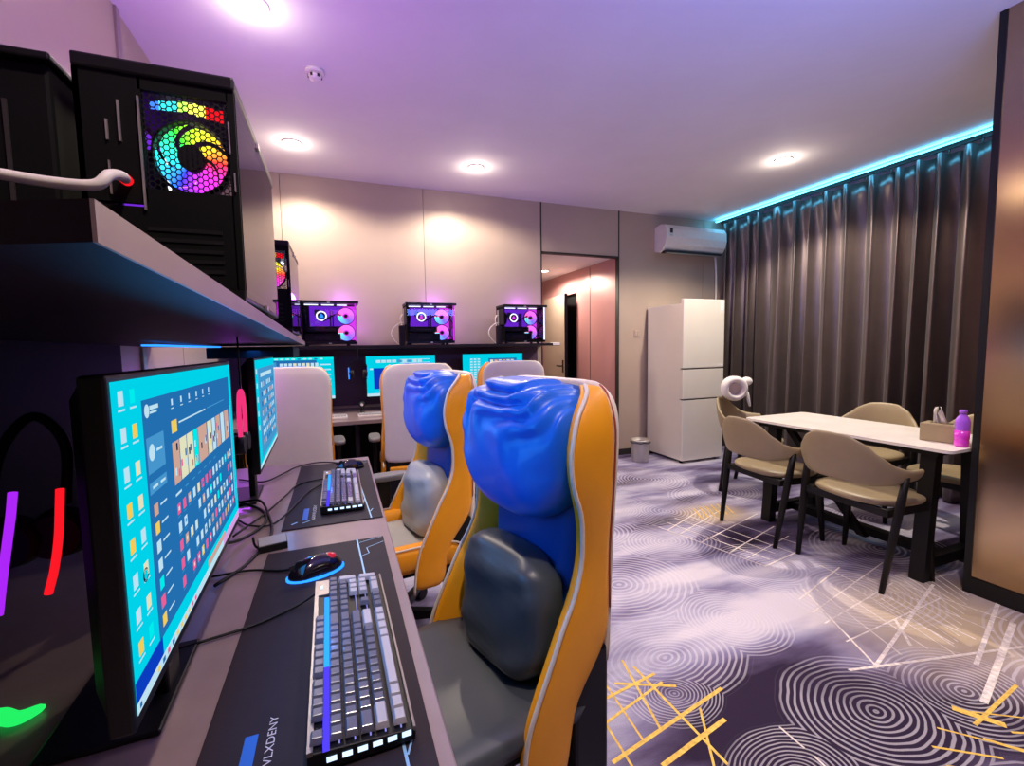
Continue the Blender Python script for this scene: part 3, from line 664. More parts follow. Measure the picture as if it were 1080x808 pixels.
def tower(loc, rz, label, group=None, near=False, front=True, logo='drop', tint=0):
    t = thing('computer_tower', label, 'computer', loc, rz, group)
    th = .008; yb = Wp
    bm = nb(); box(bm, -.004, Lp+.022, -.002, yb, Hp-.022, Hp, bev=.004); obj('top_panel', bm, M_blackm, t)
    bm = nb(); box(bm, 0, Lp, 0, yb, .012, .034, bev=.003); obj('bottom_panel', bm, M_blackm, t)
    bm = nb(); box(bm, 0, Lp, yb-th, yb, .03, Hp-.02); obj('side_panel', bm, M_blackm, t)
    for x in (.03, Lp-.07):
        for y in (.03, yb-.04): bm = nb(); cyl(bm, (x, y, 0), (x, y, .014), .014, n=12); obj('foot', bm, M_black, t)
    # rear: frame bars, ports, slots, fan behind a honeycomb grille
    fc = (.074, .243); fr_ = .056     # fan centre in (y,z)
    bm = nb()
    box(bm, 0, th, 0, .012, .03, Hp-.02); box(bm, 0, th, yb-.012, yb, .03, Hp-.02)
    box(bm, 0, th, .136, yb-.012, .16, Hp-.02); box(bm, 0, th, .01, yb-.01, .03, .155); box(bm, 0, th, .01, .14, .155, fc[1]-fr_-.003); box(bm, 0, th, .01, .14, Hp-.04, Hp-.02)
    obj('rear_frame', bm, M_void, t)
    if near:
        bm = nb()
        hexgrid(bm, 0, 0, .012, .14, .160, Hp-.04, .0052, .0040, lambda x, z: True, y=0)
        bmesh.ops.transform(bm, matrix=Matrix(((0, 1, 0, .002), (1, 0, 0, 0), (0, 0, 1, 0), (0, 0, 0, 1))), verts=bm.verts[:])
        obj('rear_grille', bm, M_black, t)
        bm = nb()
        for k, mi in enumerate((3, 3, 0, 0, 1, 2, 2, 4)): box(bm, .010, .012, .020+k*.0135, .0335+k*.0135, .309-.006*abs(k-3.5)/3.5+.001*k, .328-.006*abs(k-3.5)/3.5, mi)
        obj('top_fan_glow', bm, [emat('glow_yellow', (.9, .9, .1), 2), emat('glow_lime', (.45, 1, .1), 2), emat('glow_teal', (.05, .8, .9), 1.6), E_red, emat('glow_blue', (.05, .2, 1), 1.6)][::1], t)
        bm = nb()
        bm.free()
        for a in ((.166, .169, .25, .31), (.184, .186, .17, .22), (.183, .186, .25, .28)): bm = nb(); box(bm, -.003, .002, *a); obj('port', bm, M_silver, t)
        for a in ((.138, .141, .15, .32), (.004, .006, .19, .22), (.009, .011, .25, .30)): bm = nb(); box(bm, -.004, -.001, *a); obj('edge_highlight', bm, M_silver, t)  # silver strips paint thin highlights on the rear face
        bm = nb(); cyl(bm, (-.002, .185, .105), (.002, .185, .105), .003); obj('power_light', bm, E_red, t)
        bm = nb()
        for k in range(5): box(bm, -.0015, .001, .03, .14, .055+k*.016, .061+k*.016)
        obj('slot_covers', bm, M_black, t)
    else:
        bm = nb(); box(bm, .0, .003, .01, .14, .16, Hp-.04); obj('rear_grille', bm, M_black, t)
        bm = nb(); box(bm, -.002, .002, .15, .19, .18, .33); obj('ports', bm, M_silver, t)
    fan(t, (.026, fc[0], fc[1]), (0, R90, 0), fr_, E_fan, 'rear_fan', 5, .9 if near else .2, .86)
    # inside
    bm = nb(); box(bm, .06, .33, yb-.03, yb-.022, .09, Hp-.04); box(bm, .10, .14, yb-.045, yb-.03, .26, .31); box(bm, .22, .23, yb-.06, yb-.03, .17, .30); box(bm, .24, .25, yb-.06, yb-.03, .17, .30)
    obj('motherboard', bm, mat_board, t)
    bm = nb(); cyl(bm, (.155, yb-.08, .255), (.155, yb-.03, .255), .044, n=24); pk = obj('cpu_cooler', bm, M_black, t)
    bm = nb(); n = 28
    loft(bm, [[(.155+r*math.cos(2*PI*i/n), yb-y, .255+r*math.sin(2*PI*i/n)) for i in range(n)] for r, y in ((.032, .0802), (.043, .0802), (.043, .0815), (.032, .0815), (.032, .0802))], caps=False); obj('light_ring', bm, E_white, pk)
    bm = nb(); 
    f = bm.faces.new([bm.verts.new((.155+x, yb-.0812, .255+z)) for x, z in ((-.018, -.016), (.018, -.016), (.014, .004), (0, .022), (-.014, .004))]); obj('cooler_logo', bm, E_blueled if logo == 'drop' else E_magenta, pk)
    bm = nb(); box(bm, .03, .28, .06, yb-.03, .115, .16, bev=.004); g = obj('graphics_card', bm, M_black, t)
    bm = nb(); box(bm, .10, .26, .0585, .0605, .128, .146); obj('backplate', bm, M_seam, g)
    bm = nb(); box(bm, .02, .30, .03, yb-.03, .034, .10, bev=.003); ps = obj('power_supply_cover', bm, M_black, t)
    bm = nb(); box(bm, .10, .22, .028, .0305, .05, .085); obj('window_plate', bm, M_seam, ps)
    bm = nb()
    for a, b in ((.03, .135), (.16, .255), (.28, .36)) if not near else ((.30, .36),): box(bm, a, b, .05, .06, Hp-.036, Hp-.028)
    obj('top_light', bm, E_white, t)
    bm = nb(); tube(bm, [(.31, yb-.03, .26), (.28, .10, .27), (.22, .09, .24), (.17, .12, .21)], .006); obj('hose', bm, M_black, t)
    bm = nb(); box(bm, .06, .33, yb-.036, yb-.032, .17, .34); obj('led_backlight', bm, [E_violet], t)
    for z in (.258, .112):
        fan(t, (Lp-.080, yb-.045, z), (R90, 0, 0), .070, E_fanpm, 'front_fan', 7, .2+z, 1.0)
    bm = nb(); box(bm, Lp-.15, Lp-.006, yb-.028, yb-.022, .05, Hp-.03); obj('fan_glow_plate', bm, E_magenta, t)  # plate given emission for the magenta light inside the case
    bm = nb(); box(bm, Lp-.012, Lp-.004, .004, .012, .03, Hp-.02); obj('front_light', bm, E_magenta if tint == 0 else E_white, t)
    bm = nb(); box(bm, Lp-.004, Lp, .002, yb-.002, .034, Hp-.022); obj('front_glass', bm, M_glass, t)
    bm = nb(); box(bm, .008, Lp-.004, -.001, .003, .02, Hp-.01); obj('side_glass', bm, M_glass_near if near else M_glass, t)
    for z in (.02, Hp-.016): bm = nb(); box(bm, Lp*.48, Lp*.53, -.005, -.001, z-.006, z+.004); obj('glass_catch', bm, M_silver, t)
    return t
mat_board = mat('mother_board', (.05, .02, .10), .4)
M_glass_near = glassmat('tempered_glass_dark', (0.30, 0.28, 0.33), 2.3)
tw = tower((-.141, .88, 1.3535), R90, 'big black computer tower nearest the camera, rainbow rear fan behind honeycomb grille', near=True); tw.scale = (1.05, .92, 1.0)
tw = tower((-.163, 2.0, 1.342), R90, 'black computer tower second along the left shelf, pink and blue lights', near=True)
tg = 'lit towers on the back shelf'
for x, lb, ry in ((-.27, 'purple lit computer tower on the back shelf, leftmost, with round water-drop cooler', 0), (.575, 'purple lit computer tower in the middle of the back shelf', 0), (1.485, 'computer tower with rainbow lights on the back shelf nearest the doorway', 0)):
    tower((x, 4.03, 1.319), math.radians(ry), lb, tg, logo='drop' if x < 0 else 'x', tint=0 if x < 1 else 1)
for x in (-.05, .80, 1.70): point((x+.1, 4.28, 1.72), 2.2, (.45, .12, 1.0), .06)
for x in (.16, 1.01, 1.93): point((x+.04, 4.2, 1.50), 1.0, (.6, .1, 1.0), .04)
area((-.25, 1.05, 1.745), (PI, 0, 0), 5, (.6, .08, 1.0), .15, .4); area((-.32, 2.28, 1.735), (PI, 0, 0), 5, (.5, .1, 1.0), .15, .4)
# white cables looping behind the back shelf towers
for x, lb in ((.575, 'thin white cable looping beside the middle tower on the back shelf'), (1.485, 'thin white cable looping beside the tower nearest the doorway')):
    bm = nb(); tube(bm, [(x-.004, 4.18, 1.52), (x-.05, 4.17, 1.51), (x-.11, 4.14, 1.46), (x-.12, 4.12, 1.40), (x-.07, 4.10, 1.327), (x-.03, 4.12, 1.325)], .005)
    tag(obj('cable', bm, M_white_cable), lb, 'cable', 'white cables on the back shelf')
    bm = nb(); tube(bm, [(x-.01, 4.20, 1.60), (x-.03, 4.2, 1.56), (x-.02, 4.2, 1.50), (x-.01, 4.2, 1.46)], .006)
    tag(obj('cable', bm, M_white_cable), lb.replace('thin', 'short thick').replace('looping beside', 'plugged into the back of'), 'cable', 'white cables on the back shelf')
    # adapter box leaning beside the tower
    bm = nb(); box(bm, x-.062, x-.012, 4.055, 4.10, 1.319, 1.49, bev=.004)
    tag(obj('adapter_box', bm, M_dark), 'dark narrow box standing left of ' + ('the middle tower on the back shelf' if x < 1 else 'the tower nearest the doorway'), 'box')
# darker second tower further left on the near shelf
t2 = thing('computer_tower', 'unlit black computer tower at the far left edge, beside the rainbow fan tower', 'computer', (-.375, .885, 1.354), R90); t2.scale = (1, 1, .97)
bm = nb(); box(bm, 0, .43, 0, .23, .012, .36, bev=.006); obj('case', bm, M_void, t2)
bm = nb(); box(bm, -.012, .44, -.006, .236, .36, .372, bev=.003); obj('top_panel', bm, M_blackm, t2)
bm = nb()
for k in range(3): box(bm, -.003, .001, .05+k*.04, .055+k*.04, .12, .30, 0)
box(bm, -.004, .0, .02, .05, .09, .10, 0); obj('rear_slots', bm, [M_seam, M_silver], t2)
for x in (.03, .36):
    for y in (.03, .19): bm = nb(); cyl(bm, (x, y, 0), (x, y, .014), .014, n=12); obj('foot', bm, M_black, t2)
# white cable into the near tower
bm = nb(); tube(bm, [(-.60, .80, 1.56), (-.47, .80, 1.525), (-.398, .80, 1.515), (-.342, .80, 1.510), (-.301, .80, 1.512), (-.288, .81, 1.530), (-.285, .84, 1.540), (-.290, .870, 1.545)], .0075, n=10)
wc = obj('cable', bm, M_white_cable); tag(wc, 'thick white cable plugged into the near tower, its tip glowing red', 'cable')
bm = nb(); cyl(bm, (-.290, .862, 1.545), (-.290, .877, 1.545), .008, n=12); obj('lit_plug', bm, E_red, wc)

# ------------------------------------------------------------------ desk pads
def pad(loc, label):
    t = thing('desk_pad', label, 'desk pad', loc, 0, 'printed desk pads on the left desk')
    bm = nb(); box(bm, -.29, 0, 0, .79, 0, .004, bev=.0018, seg=2); obj('mat', bm, M_pad, t)
    bm = nb(); z = .0046
    def ln(a, b, wd=.003, mi=0):
        a = Vector((*a, z)); b = Vector((*b, z)); n = (b-a).cross(Vector((0, 0, 1))).normalized()*wd/2
        f = bm.faces.new([bm.verts.new(p) for p in (a-n, b-n, b+n, a+n)]); f.material_index = mi
    ln((-.07, .79), (-.035, .0), .004); ln((-.065, .765), (-.005, .785), .002); ln((-.003, .75), (-.048, .725), .002); ln((-.048, .725), (-.044, .69), .002); ln((-.044, .69), (-.062, .68), .002)
    ln((-.035, .06), (-.025, .085), .003); ln((-.055, .12), (-.045, .20), .003)
    ln((-.23, .06), (-.23, .17), .016, 1); ln((-.265, .035), (-.25, .05), .006, 0); ln((-.235, .035), (-.215, .05), .004, 0)
    obj('printed_lines', bm, [M_padprint, M_padblue], t)
    cu = bpy.data.curves.new('txt', 'FONT'); cu.body = 'NAWWLXDENY'; cu.size = .020; cu.align_x = 'LEFT'
    to = bpy.data.objects.new('txt', cu); COL.objects.link(to); bpy.context.view_layer.update()
    me = bpy.data.meshes.new_from_object(to); COL.objects.unlink(to); bpy.data.objects.remove(to)
    me.materials.clear(); me.materials.append(M_padtext)
    o = bpy.data.objects.new('printed_text', me); COL.objects.link(o); o.parent = t; o.location = (-.200, .055, z+.0003); o.rotation_euler = (0, 0, R90); o.scale = (.95, .75, 1)
    return t
p1 = pad((.098, .50, DZ), 'dark desk pad with pale blue lines under the nearest keyboard')
p2 = dup(p1, (.112, 1.445, DZ), label='dark desk pad with pale blue lines under the second, farther keyboard')

# ------------------------------------------------------------------ keyboards: X local = away from the user, Y local... built directly in desk space
def keyboard(loc, rz, label):
    """length along local Y (0..0.44, numpad at the far end), user on the +X side (x from 0 at user edge to -0.135)"""
    t = thing('keyboard', label, 'keyboard', loc, rz, 'mechanical keyboards on the left desk')
    Lk, Wk = .445, .133
    bm = nb()
    loft(bm, [[(0, y, .004), (-Wk, y, .004), (-Wk, y, .030), (0, y, .020)] for y in (0, Lk)], smooth=False)
    obj('case', bm, M_black, t, bev=.002)
    bm = nb()
    sl = lambda x: .020+.010*(-x/Wk)
    for x0, x1 in ((-.003, -.0), (-Wk, -Wk+.007)):
        box(bm, x0, x1, .0, Lk, sl((x0+x1)/2)-.003, sl((x0+x1)/2)+.0035)
    box(bm, -Wk, -Wk+.034, Lk-.06, Lk, sl(-.12)-.002, sl(-.12)+.003)
    obj('frame_plate', bm, M_kbplate, t)
    bm = nb(); box(bm, -.1145, -.1065, .15, Lk-.085, .028, .0375); box(bm, -.1145, -.1065, .0, .15, .028, .0365, 1); obj('light_bar', bm, [E_blueled, emat('indigo_led', (.08, .05, .9), 1.2)], t)
    bm = nb(); n = 9
    for k in range(6): 
        x = -.012-k*.0185; box(bm, x-.006, x+.006, -.0015, .001, .014, .020)
    obj('side_lights', bm, E_keyw, t)
    bm = nb()
    for x in (-.018, -.038, -.057, -.076, -.095): box(bm, x-.0009, x+.0009, .006, Lk-.075, sl(x)+.001, sl(x)+.003)
    obj('key_glow', bm, emat('key_glow', (.35, .35, 1.0), .8), t)
    bm = nb(); box(bm, -.124, -.118, Lk-.035, Lk-.022, sl(-.12)+.003, sl(-.12)+.0036); obj('badge', bm, E_keyw, t)
    U = .0192; meshes = {}
    def cap(x, y, wy, wx=1, light=False):
        key = (round(wy, 2), wx, light)
        if key not in meshes:
            b = nb(); hy = (wy*U-.0014)/2; hx = (wx*U*.97-.0016)/2
            loft(b, [[(-hx+i, -hy+i, z), (hx-i, -hy+i, z), (hx-i, hy-i, z), (-hx+i, hy-i, z)] for i, z in ((0, 0), (.0006, .003), (.0022, .0080), (.0032, .0086))], smooth=False)
            me = bpy.data.meshes.new('keycap'); bmesh.ops.recalc_face_normals(b, faces=b.faces[:]); b.to_mesh(me); b.free(); me.materials.append(M_keylight if light else M_key); meshes[key] = me
        o = bpy.data.objects.new('keycap', meshes[key]); COL.objects.link(o); o.parent = t
        o.location = (x, y, sl(x)+.0035); o.rotation_euler = (0, math.radians(4.3), 0)
    rows = {1: [1]*13+[2], 2: [1.5]+[1]*12+[1.5], 3: [1.75]+[1]*11+[2.25], 4: [2.25]+[1]*10+[2.75], 5: [1.25, 1.25, 1.25, 6.25, 1.25, 1.25, 1.25, 1.25]}
    xr = {0: -.1235, 1: -.0950+.0, 2: -.0762, 3: -.0575, 4: -.0388, 5: -.0185}
    xr = {0: -.1215, 1: -.0985, 2: -.0795, 3: -.0605, 4: -.0415, 5: -.0185}
    y0 = .008
    for r, ks in rows.items():
        y = y0
        for k in ks:
            cap(xr[r], y+k*U/2, k, 1, light=(r >= 4 and (k > 1.2)) or (r == 5)); y += k*U
    y = y0; n_ = 0
    for grp in ((1, 0), (4, 1), (4, .5), (4, .5)):
        y += grp[1]*U
        for k in range(grp[0]):
            cap(xr[0], y+U/2, 1); y += U
    y = y0+15*U+.006                                     # navigation cluster
    for c in range(3):
        for r in (1, 2): cap(xr[r], y+(c+.5)*U, 1)
        cap(xr[5], y+(c+.5)*U, 1)
    cap(xr[4], y+1.5*U, 1)
    y += 3*U+.006                                        # numpad
    y = min(y, Lk-4*U-.004)
    for r in (1, 2, 3, 4):
        for c in range(3): cap(xr[r], y+(c+.5)*U, 1, light=(r > 2))
    cap(xr[1], y+3.5*U, 1); cap(xr[5], y+1*U, 2, light=True); cap(xr[5], y+2.5*U, 1, light=True)
    cap((xr[2]+xr[3])/2, y+3.5*U, 1, 2, True); cap((xr[4]+xr[5])/2, y+3.5*U, 1, 2, True)
    return t
k1 = keyboard((.076, .575, DZ+.004), math.radians(1.0), 'black keyboard with blue light bar and grey keycaps, nearest on the desk')
k2 = dup(k1, (.060, 1.525, DZ+.004), math.radians(0.0), label='black keyboard with bright blue backlight on the farther desk pad')
point((-.03, .80, .815), .03, (.08, .3, 1), .01); point((-.045, 1.75, .82), .05, (.08, .2, 1), .01)
for x, lb in ((-.12, 'pale keyboard on the back desk in front of the leftmost of three monitors'), (.30, 'pale keyboard on the back desk between the left and middle white chairs'), (1.2, 'pale keyboard on the back desk between the middle and right white chairs')):
    kb = thing('keyboard', lb, 'keyboard', (x, 3.74, DZ), 0, 'pale keyboards on the back desk')
    bm = nb(); loft(bm, [[(-.17, -.065, z) if False else (sx*(.17), sy*.06, z) for sx, sy in ((-1, -1), (1, -1), (1, 1), (-1, 1))] for z in (0, .018)], smooth=False); obj('case', bm, M_white, kb, bev=.003)
    bm = nb()
    for r in range(5): 
        for c in range(15): box(bm, -.162+c*.0218, -.143+c*.0218, -.052+r*.021, -.034+r*.021, .018, .026)
    tag(obj('keys', bm, M_keylight, kb), kind='stuff')

# ------------------------------------------------------------------ mice and small desk items
def mouse(loc, rz, label, glow=None):
    t = thing('mouse', label, 'mouse', loc, rz)
    bm = nb(); bmesh.ops.create_uvsphere(bm, u_segments=24, v_segments=14, radius=1)
    for v in bm.verts:
        x, y, z = v.co; z = max(z, -.25)*1.1
        wd = .034*(1-.16*math.exp(-((x+.0)/.35)**2)); v.co = Vector((x*.062, y*wd*(1+.08*x), (z+.25)/1.25*.040*(1-.25*max(x, 0)**2)))
    obj('shell', bm, M_gloss, t, smooth=True)
    bm = nb(); cyl(bm, (.036, -.004, .032), (.036, .004, .032), .009, n=16); obj('scroll_wheel', bm, M_black, t)
    bm = nb(); box(bm, .012, .058, -.0006, .0006, .024, .0345); obj('button_split', bm, M_seam, t)
    if glow:
        bm = nb(); n = 30
        loft(bm, [[((a+.0)*math.cos(2*PI*i/n), (b)*math.sin(2*PI*i/n), z) for i in range(n)] for a, b, z in ((.058, .031, .001), (.066, .038, .001), (.066, .038, .005), (.058, .031, .005), (.058, .031, .001))], caps=False)
        obj('light_ring', bm, glow, t)
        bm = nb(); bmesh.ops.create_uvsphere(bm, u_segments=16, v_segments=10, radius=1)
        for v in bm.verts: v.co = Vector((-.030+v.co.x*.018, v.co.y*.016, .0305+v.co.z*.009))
        obj('palm_sheen', bm, E_redsoft, t, smooth=True)  # glowing patch imitates the red sheen on the shell
    return t
M_gloss = mat('gloss_black', (.010, .006, .010), .12, coat=.6)
mouse((-.070, 1.13, DZ+.004), math.radians(200), 'glossy black mouse with red sheen and blue glowing base on the near desk pad', E_blueled)
mouse((.030, 2.10, DZ+.004), math.radians(190), 'black mouse beyond the farther keyboard', None)
area((-.045, 1.10, .90), (math.radians(20), 0, 0), .0, (1, .1, .2), .1, .1)
dkk = thing('mouse_dock', 'small black wedge dongle with pale top and short antenna behind the near mouse', 'receiver', (-.185, 1.33, DZ), math.radians(10))
bm = nb(); loft(bm, [[(-.035, y, 0), (.035, y, 0), (.035, y, h), (-.035, y, h*.9)] for y, h in ((-.022, .020), (.022, .028))], smooth=False); obj('body', bm, M_black, dkk, bev=.003)
bm = nb(); loft(bm, [[(-.033, y, h-.001), (.033, y, h), (.033, y, h+.002), (-.033, y, h+.001)] for y, h in ((-.020, .0195), (.020, .0275))], smooth=False); obj('pale_top', bm, M_keylight, dkk)
bm = nb(); tube(bm, [(-.035, .0, .01), (-.042, .0, .02), (-.045, 0, .042)], .003); obj('antenna', bm, M_black, dkk)

def headset(loc, rz, label, m1, m2, s=1.0):
    t = thing('headset', label, 'headset', loc, rz); t.scale = (s, s, s)
    bm = nb(); tube(bm, [(0, .085*math.sin(a), .085*math.cos(a)*1.05) for a in [math.radians(d) for d in range(-115, 116, 23)]], .008, n=10); obj('headband', bm, M_black, t)
    for sy, mm in ((-1, m1), (1, m2)):
        bm = nb(); cyl(bm, (0, sy*.062, -.06), (0, sy*.092, -.06), .044, .038, n=24); cup = obj('ear_cup', bm, M_black, t)
        bm = nb(); n = 20
        tube(bm, [(.036*math.sin(a), sy*.094, -.055+.058*math.cos(a)) for a in [math.radians(d) for d in range(-75, 256, 15)]], .0045, n=8); obj('light_strip', bm, mm, cup)
        bm = nb(); cyl(bm, (0, sy*.045, -.06), (0, sy*.062, -.06), .036, .042, n=24); obj('cushion', bm, M_seam, cup)
    bm = nb(); tube(bm, [(.02, -.09, -.09), (.07, -.09, -.12), (.09, -.07, -.14)], .003); obj('microphone', bm, M_black, t)
    return t
# lit arcs beside the near monitor: an RGB headset hanging behind it
hk = thing('headset', 'black headset with one purple and one red lit cup beside the near monitor', 'headset', (-.36, .72, 1.04))
def hp(x, y, z): return (x+.36, y-.72, z-1.04)
bm = nb(); tube(bm, [hp(-.40, .72, 1.08), hp(-.395, .74, 1.16), hp(-.375, .77, 1.20), hp(-.35, .78, 1.16), hp(-.35, .77, 1.08)], .006, n=10); obj('headband', bm, M_void, hk)
for pts_, mm, c0 in (([(-.366, .70, 1.118), (-.370, .70, 1.09), (-.377, .70, 1.05), (-.384, .70, 1.01), (-.390, .70, .972)], E_purple, (-.395, .735, 1.045)),
                 ([(-.332, .72, 1.112), (-.334, .72, 1.09), (-.338, .72, 1.05), (-.345, .72, 1.01), (-.353, .72, .980)], E_red, (-.352, .750, 1.045))):
    c0 = Vector(hp(*c0)); bm = nb(); cyl(bm, c0+Vector((0, .012, 0)), c0-Vector((0, .012, 0)), .034, .028, n=24); cup = obj('ear_cup', bm, M_void, hk)
    bm = nb(); tube(bm, [hp(*p) for p in pts_], .0045, n=10); obj('light_strip', bm, mm, cup)
hk2 = thing('headset', 'black headset with pink glowing rim hanging between the two left monitors', 'headset', (-.262, 1.46, 1.10))
bm = nb(); tube(bm, [(.0, -.03, -.06), (.0, -.035, .0), (0, -.02, .055), (0, .005, .07), (0, .03, .055), (0, .045, .0), (0, .04, -.06)], .006, n=8); obj('headband', bm, E_pink, hk2)
for y in (-.025, .035):
    bm = nb(); cyl(bm, (-.02, y, -.08), (.01, y, -.08), .026, n=20); obj('ear_cup', bm, M_black, hk2)
headset((.155, 4.0, 1.13), math.radians(90), 'black headset with small blue lights hanging left of the middle back monitor', E_blueled, E_blueled, .8)
bm = nb(); tube(bm, [(-.262, 1.465, 1.322), (-.262, 1.465, 1.19), (-.262, 1.462, 1.158), (-.262, 1.44, 1.162)], .0025, k=3); tag(obj('headset_hook', bm, M_blackm), 'thin black wire hook under the left shelf holding the pink rimmed headset', 'hook')
bm = nb(); cyl(bm, (.155, 3.98, 1.20), (.155, 3.98, 1.295), .003); tag(obj('headset_hook', bm, M_blackm), 'thin black hook under the back shelf holding a headset', 'hook')
bm = nb(); lathe(bm, [(.03, 0), (.032, .006), (.012, .012), (.010, .05), (.022, .06), (.026, .075), (.022, .092), (.008, .10)], (.17, 3.95, DZ)); wb = obj('webcam', bm, M_black); tag(wb, 'small round webcam on a stand on the back desk', 'webcam')
bm = nb(); cyl(bm, (.17, 3.925, DZ+.076), (.17, 3.920, DZ+.076), .012); obj('lens', bm, M_white, wb)

bm = nb(); tube(bm, [(-.56, .80, .757), (-.52, .83, .757), (-.485, .845, .757), (-.455, .83, .757), (-.43, .845, .757)], .009, n=8, rad=lambda t: .003+.008*math.sin(PI*min(1, t*1.0))**.5 if 0 < t < 1 else .002)
tag(obj('light_strand', bm, E_green), 'short green glowing strand lying on the dark desk, bottom left', 'light strand')
# cables on the left desk
cabs = [([(-.30, 1.45, .756), (-.24, 1.62, .757), (-.20, 1.78, .757), (-.16, 1.92, .758), (-.05, 1.96, .762), (-.02, 1.97, .774)], .003, 'thin black cable running to the farther keyboard'),
        ([(-.32, 1.60, .756), (-.27, 1.52, .757), (-.21, 1.50, .757), (-.17, 1.60, .758), (-.12, 1.80, .760), (-.05, 1.90, .762)], .003, 'thin black cable curling across the left edge of the farther desk pad'),
        ([(-.40, 2.10, .756), (-.30, 2.02, .757), (-.24, 2.12, .757), (-.19, 2.22, .757), (-.10, 2.27, .756), (.02, 2.17, .762)], .0032, 'black cable running along the far end of the desk to the farther mouse'),
        ([(-.33, 1.75, .765), (-.27, 1.72, .77), (-.23, 1.60, .757), (-.20, 1.42, .756), (-.23, 1.25, .756), (-.28, 1.15, .757)], .004, 'thick black cable coming out under the second monitor'),
        ([(-.30, 1.20, .757), (-.22, 1.20, .757), (-.15, 1.17, .757), (-.11, 1.16, .762)], .0028, 'short black cable of the near mouse'),
        ([(-.38, .90, .757), (-.25, .93, .757), (-.17, .95, .757), (-.10, .985, .760), (-.055, 1.0, .775)], .0028, 'black cable of the nearest keyboard'),
        ([(-.42, 1.42, .80), (-.33, 1.34, .79), (-.28, 1.40, .76), (-.23, 1.52, .757), (-.26, 1.66, .757), (-.36, 1.74, .78)], .0045, 'looped black cable beneath the gap between the left monitors')]
for P_, r, lb in cabs:
    bm = nb(); tube(bm, P_, r); tag(obj('cable', bm, M_black), lb, 'cable', 'black cables on the left desk')

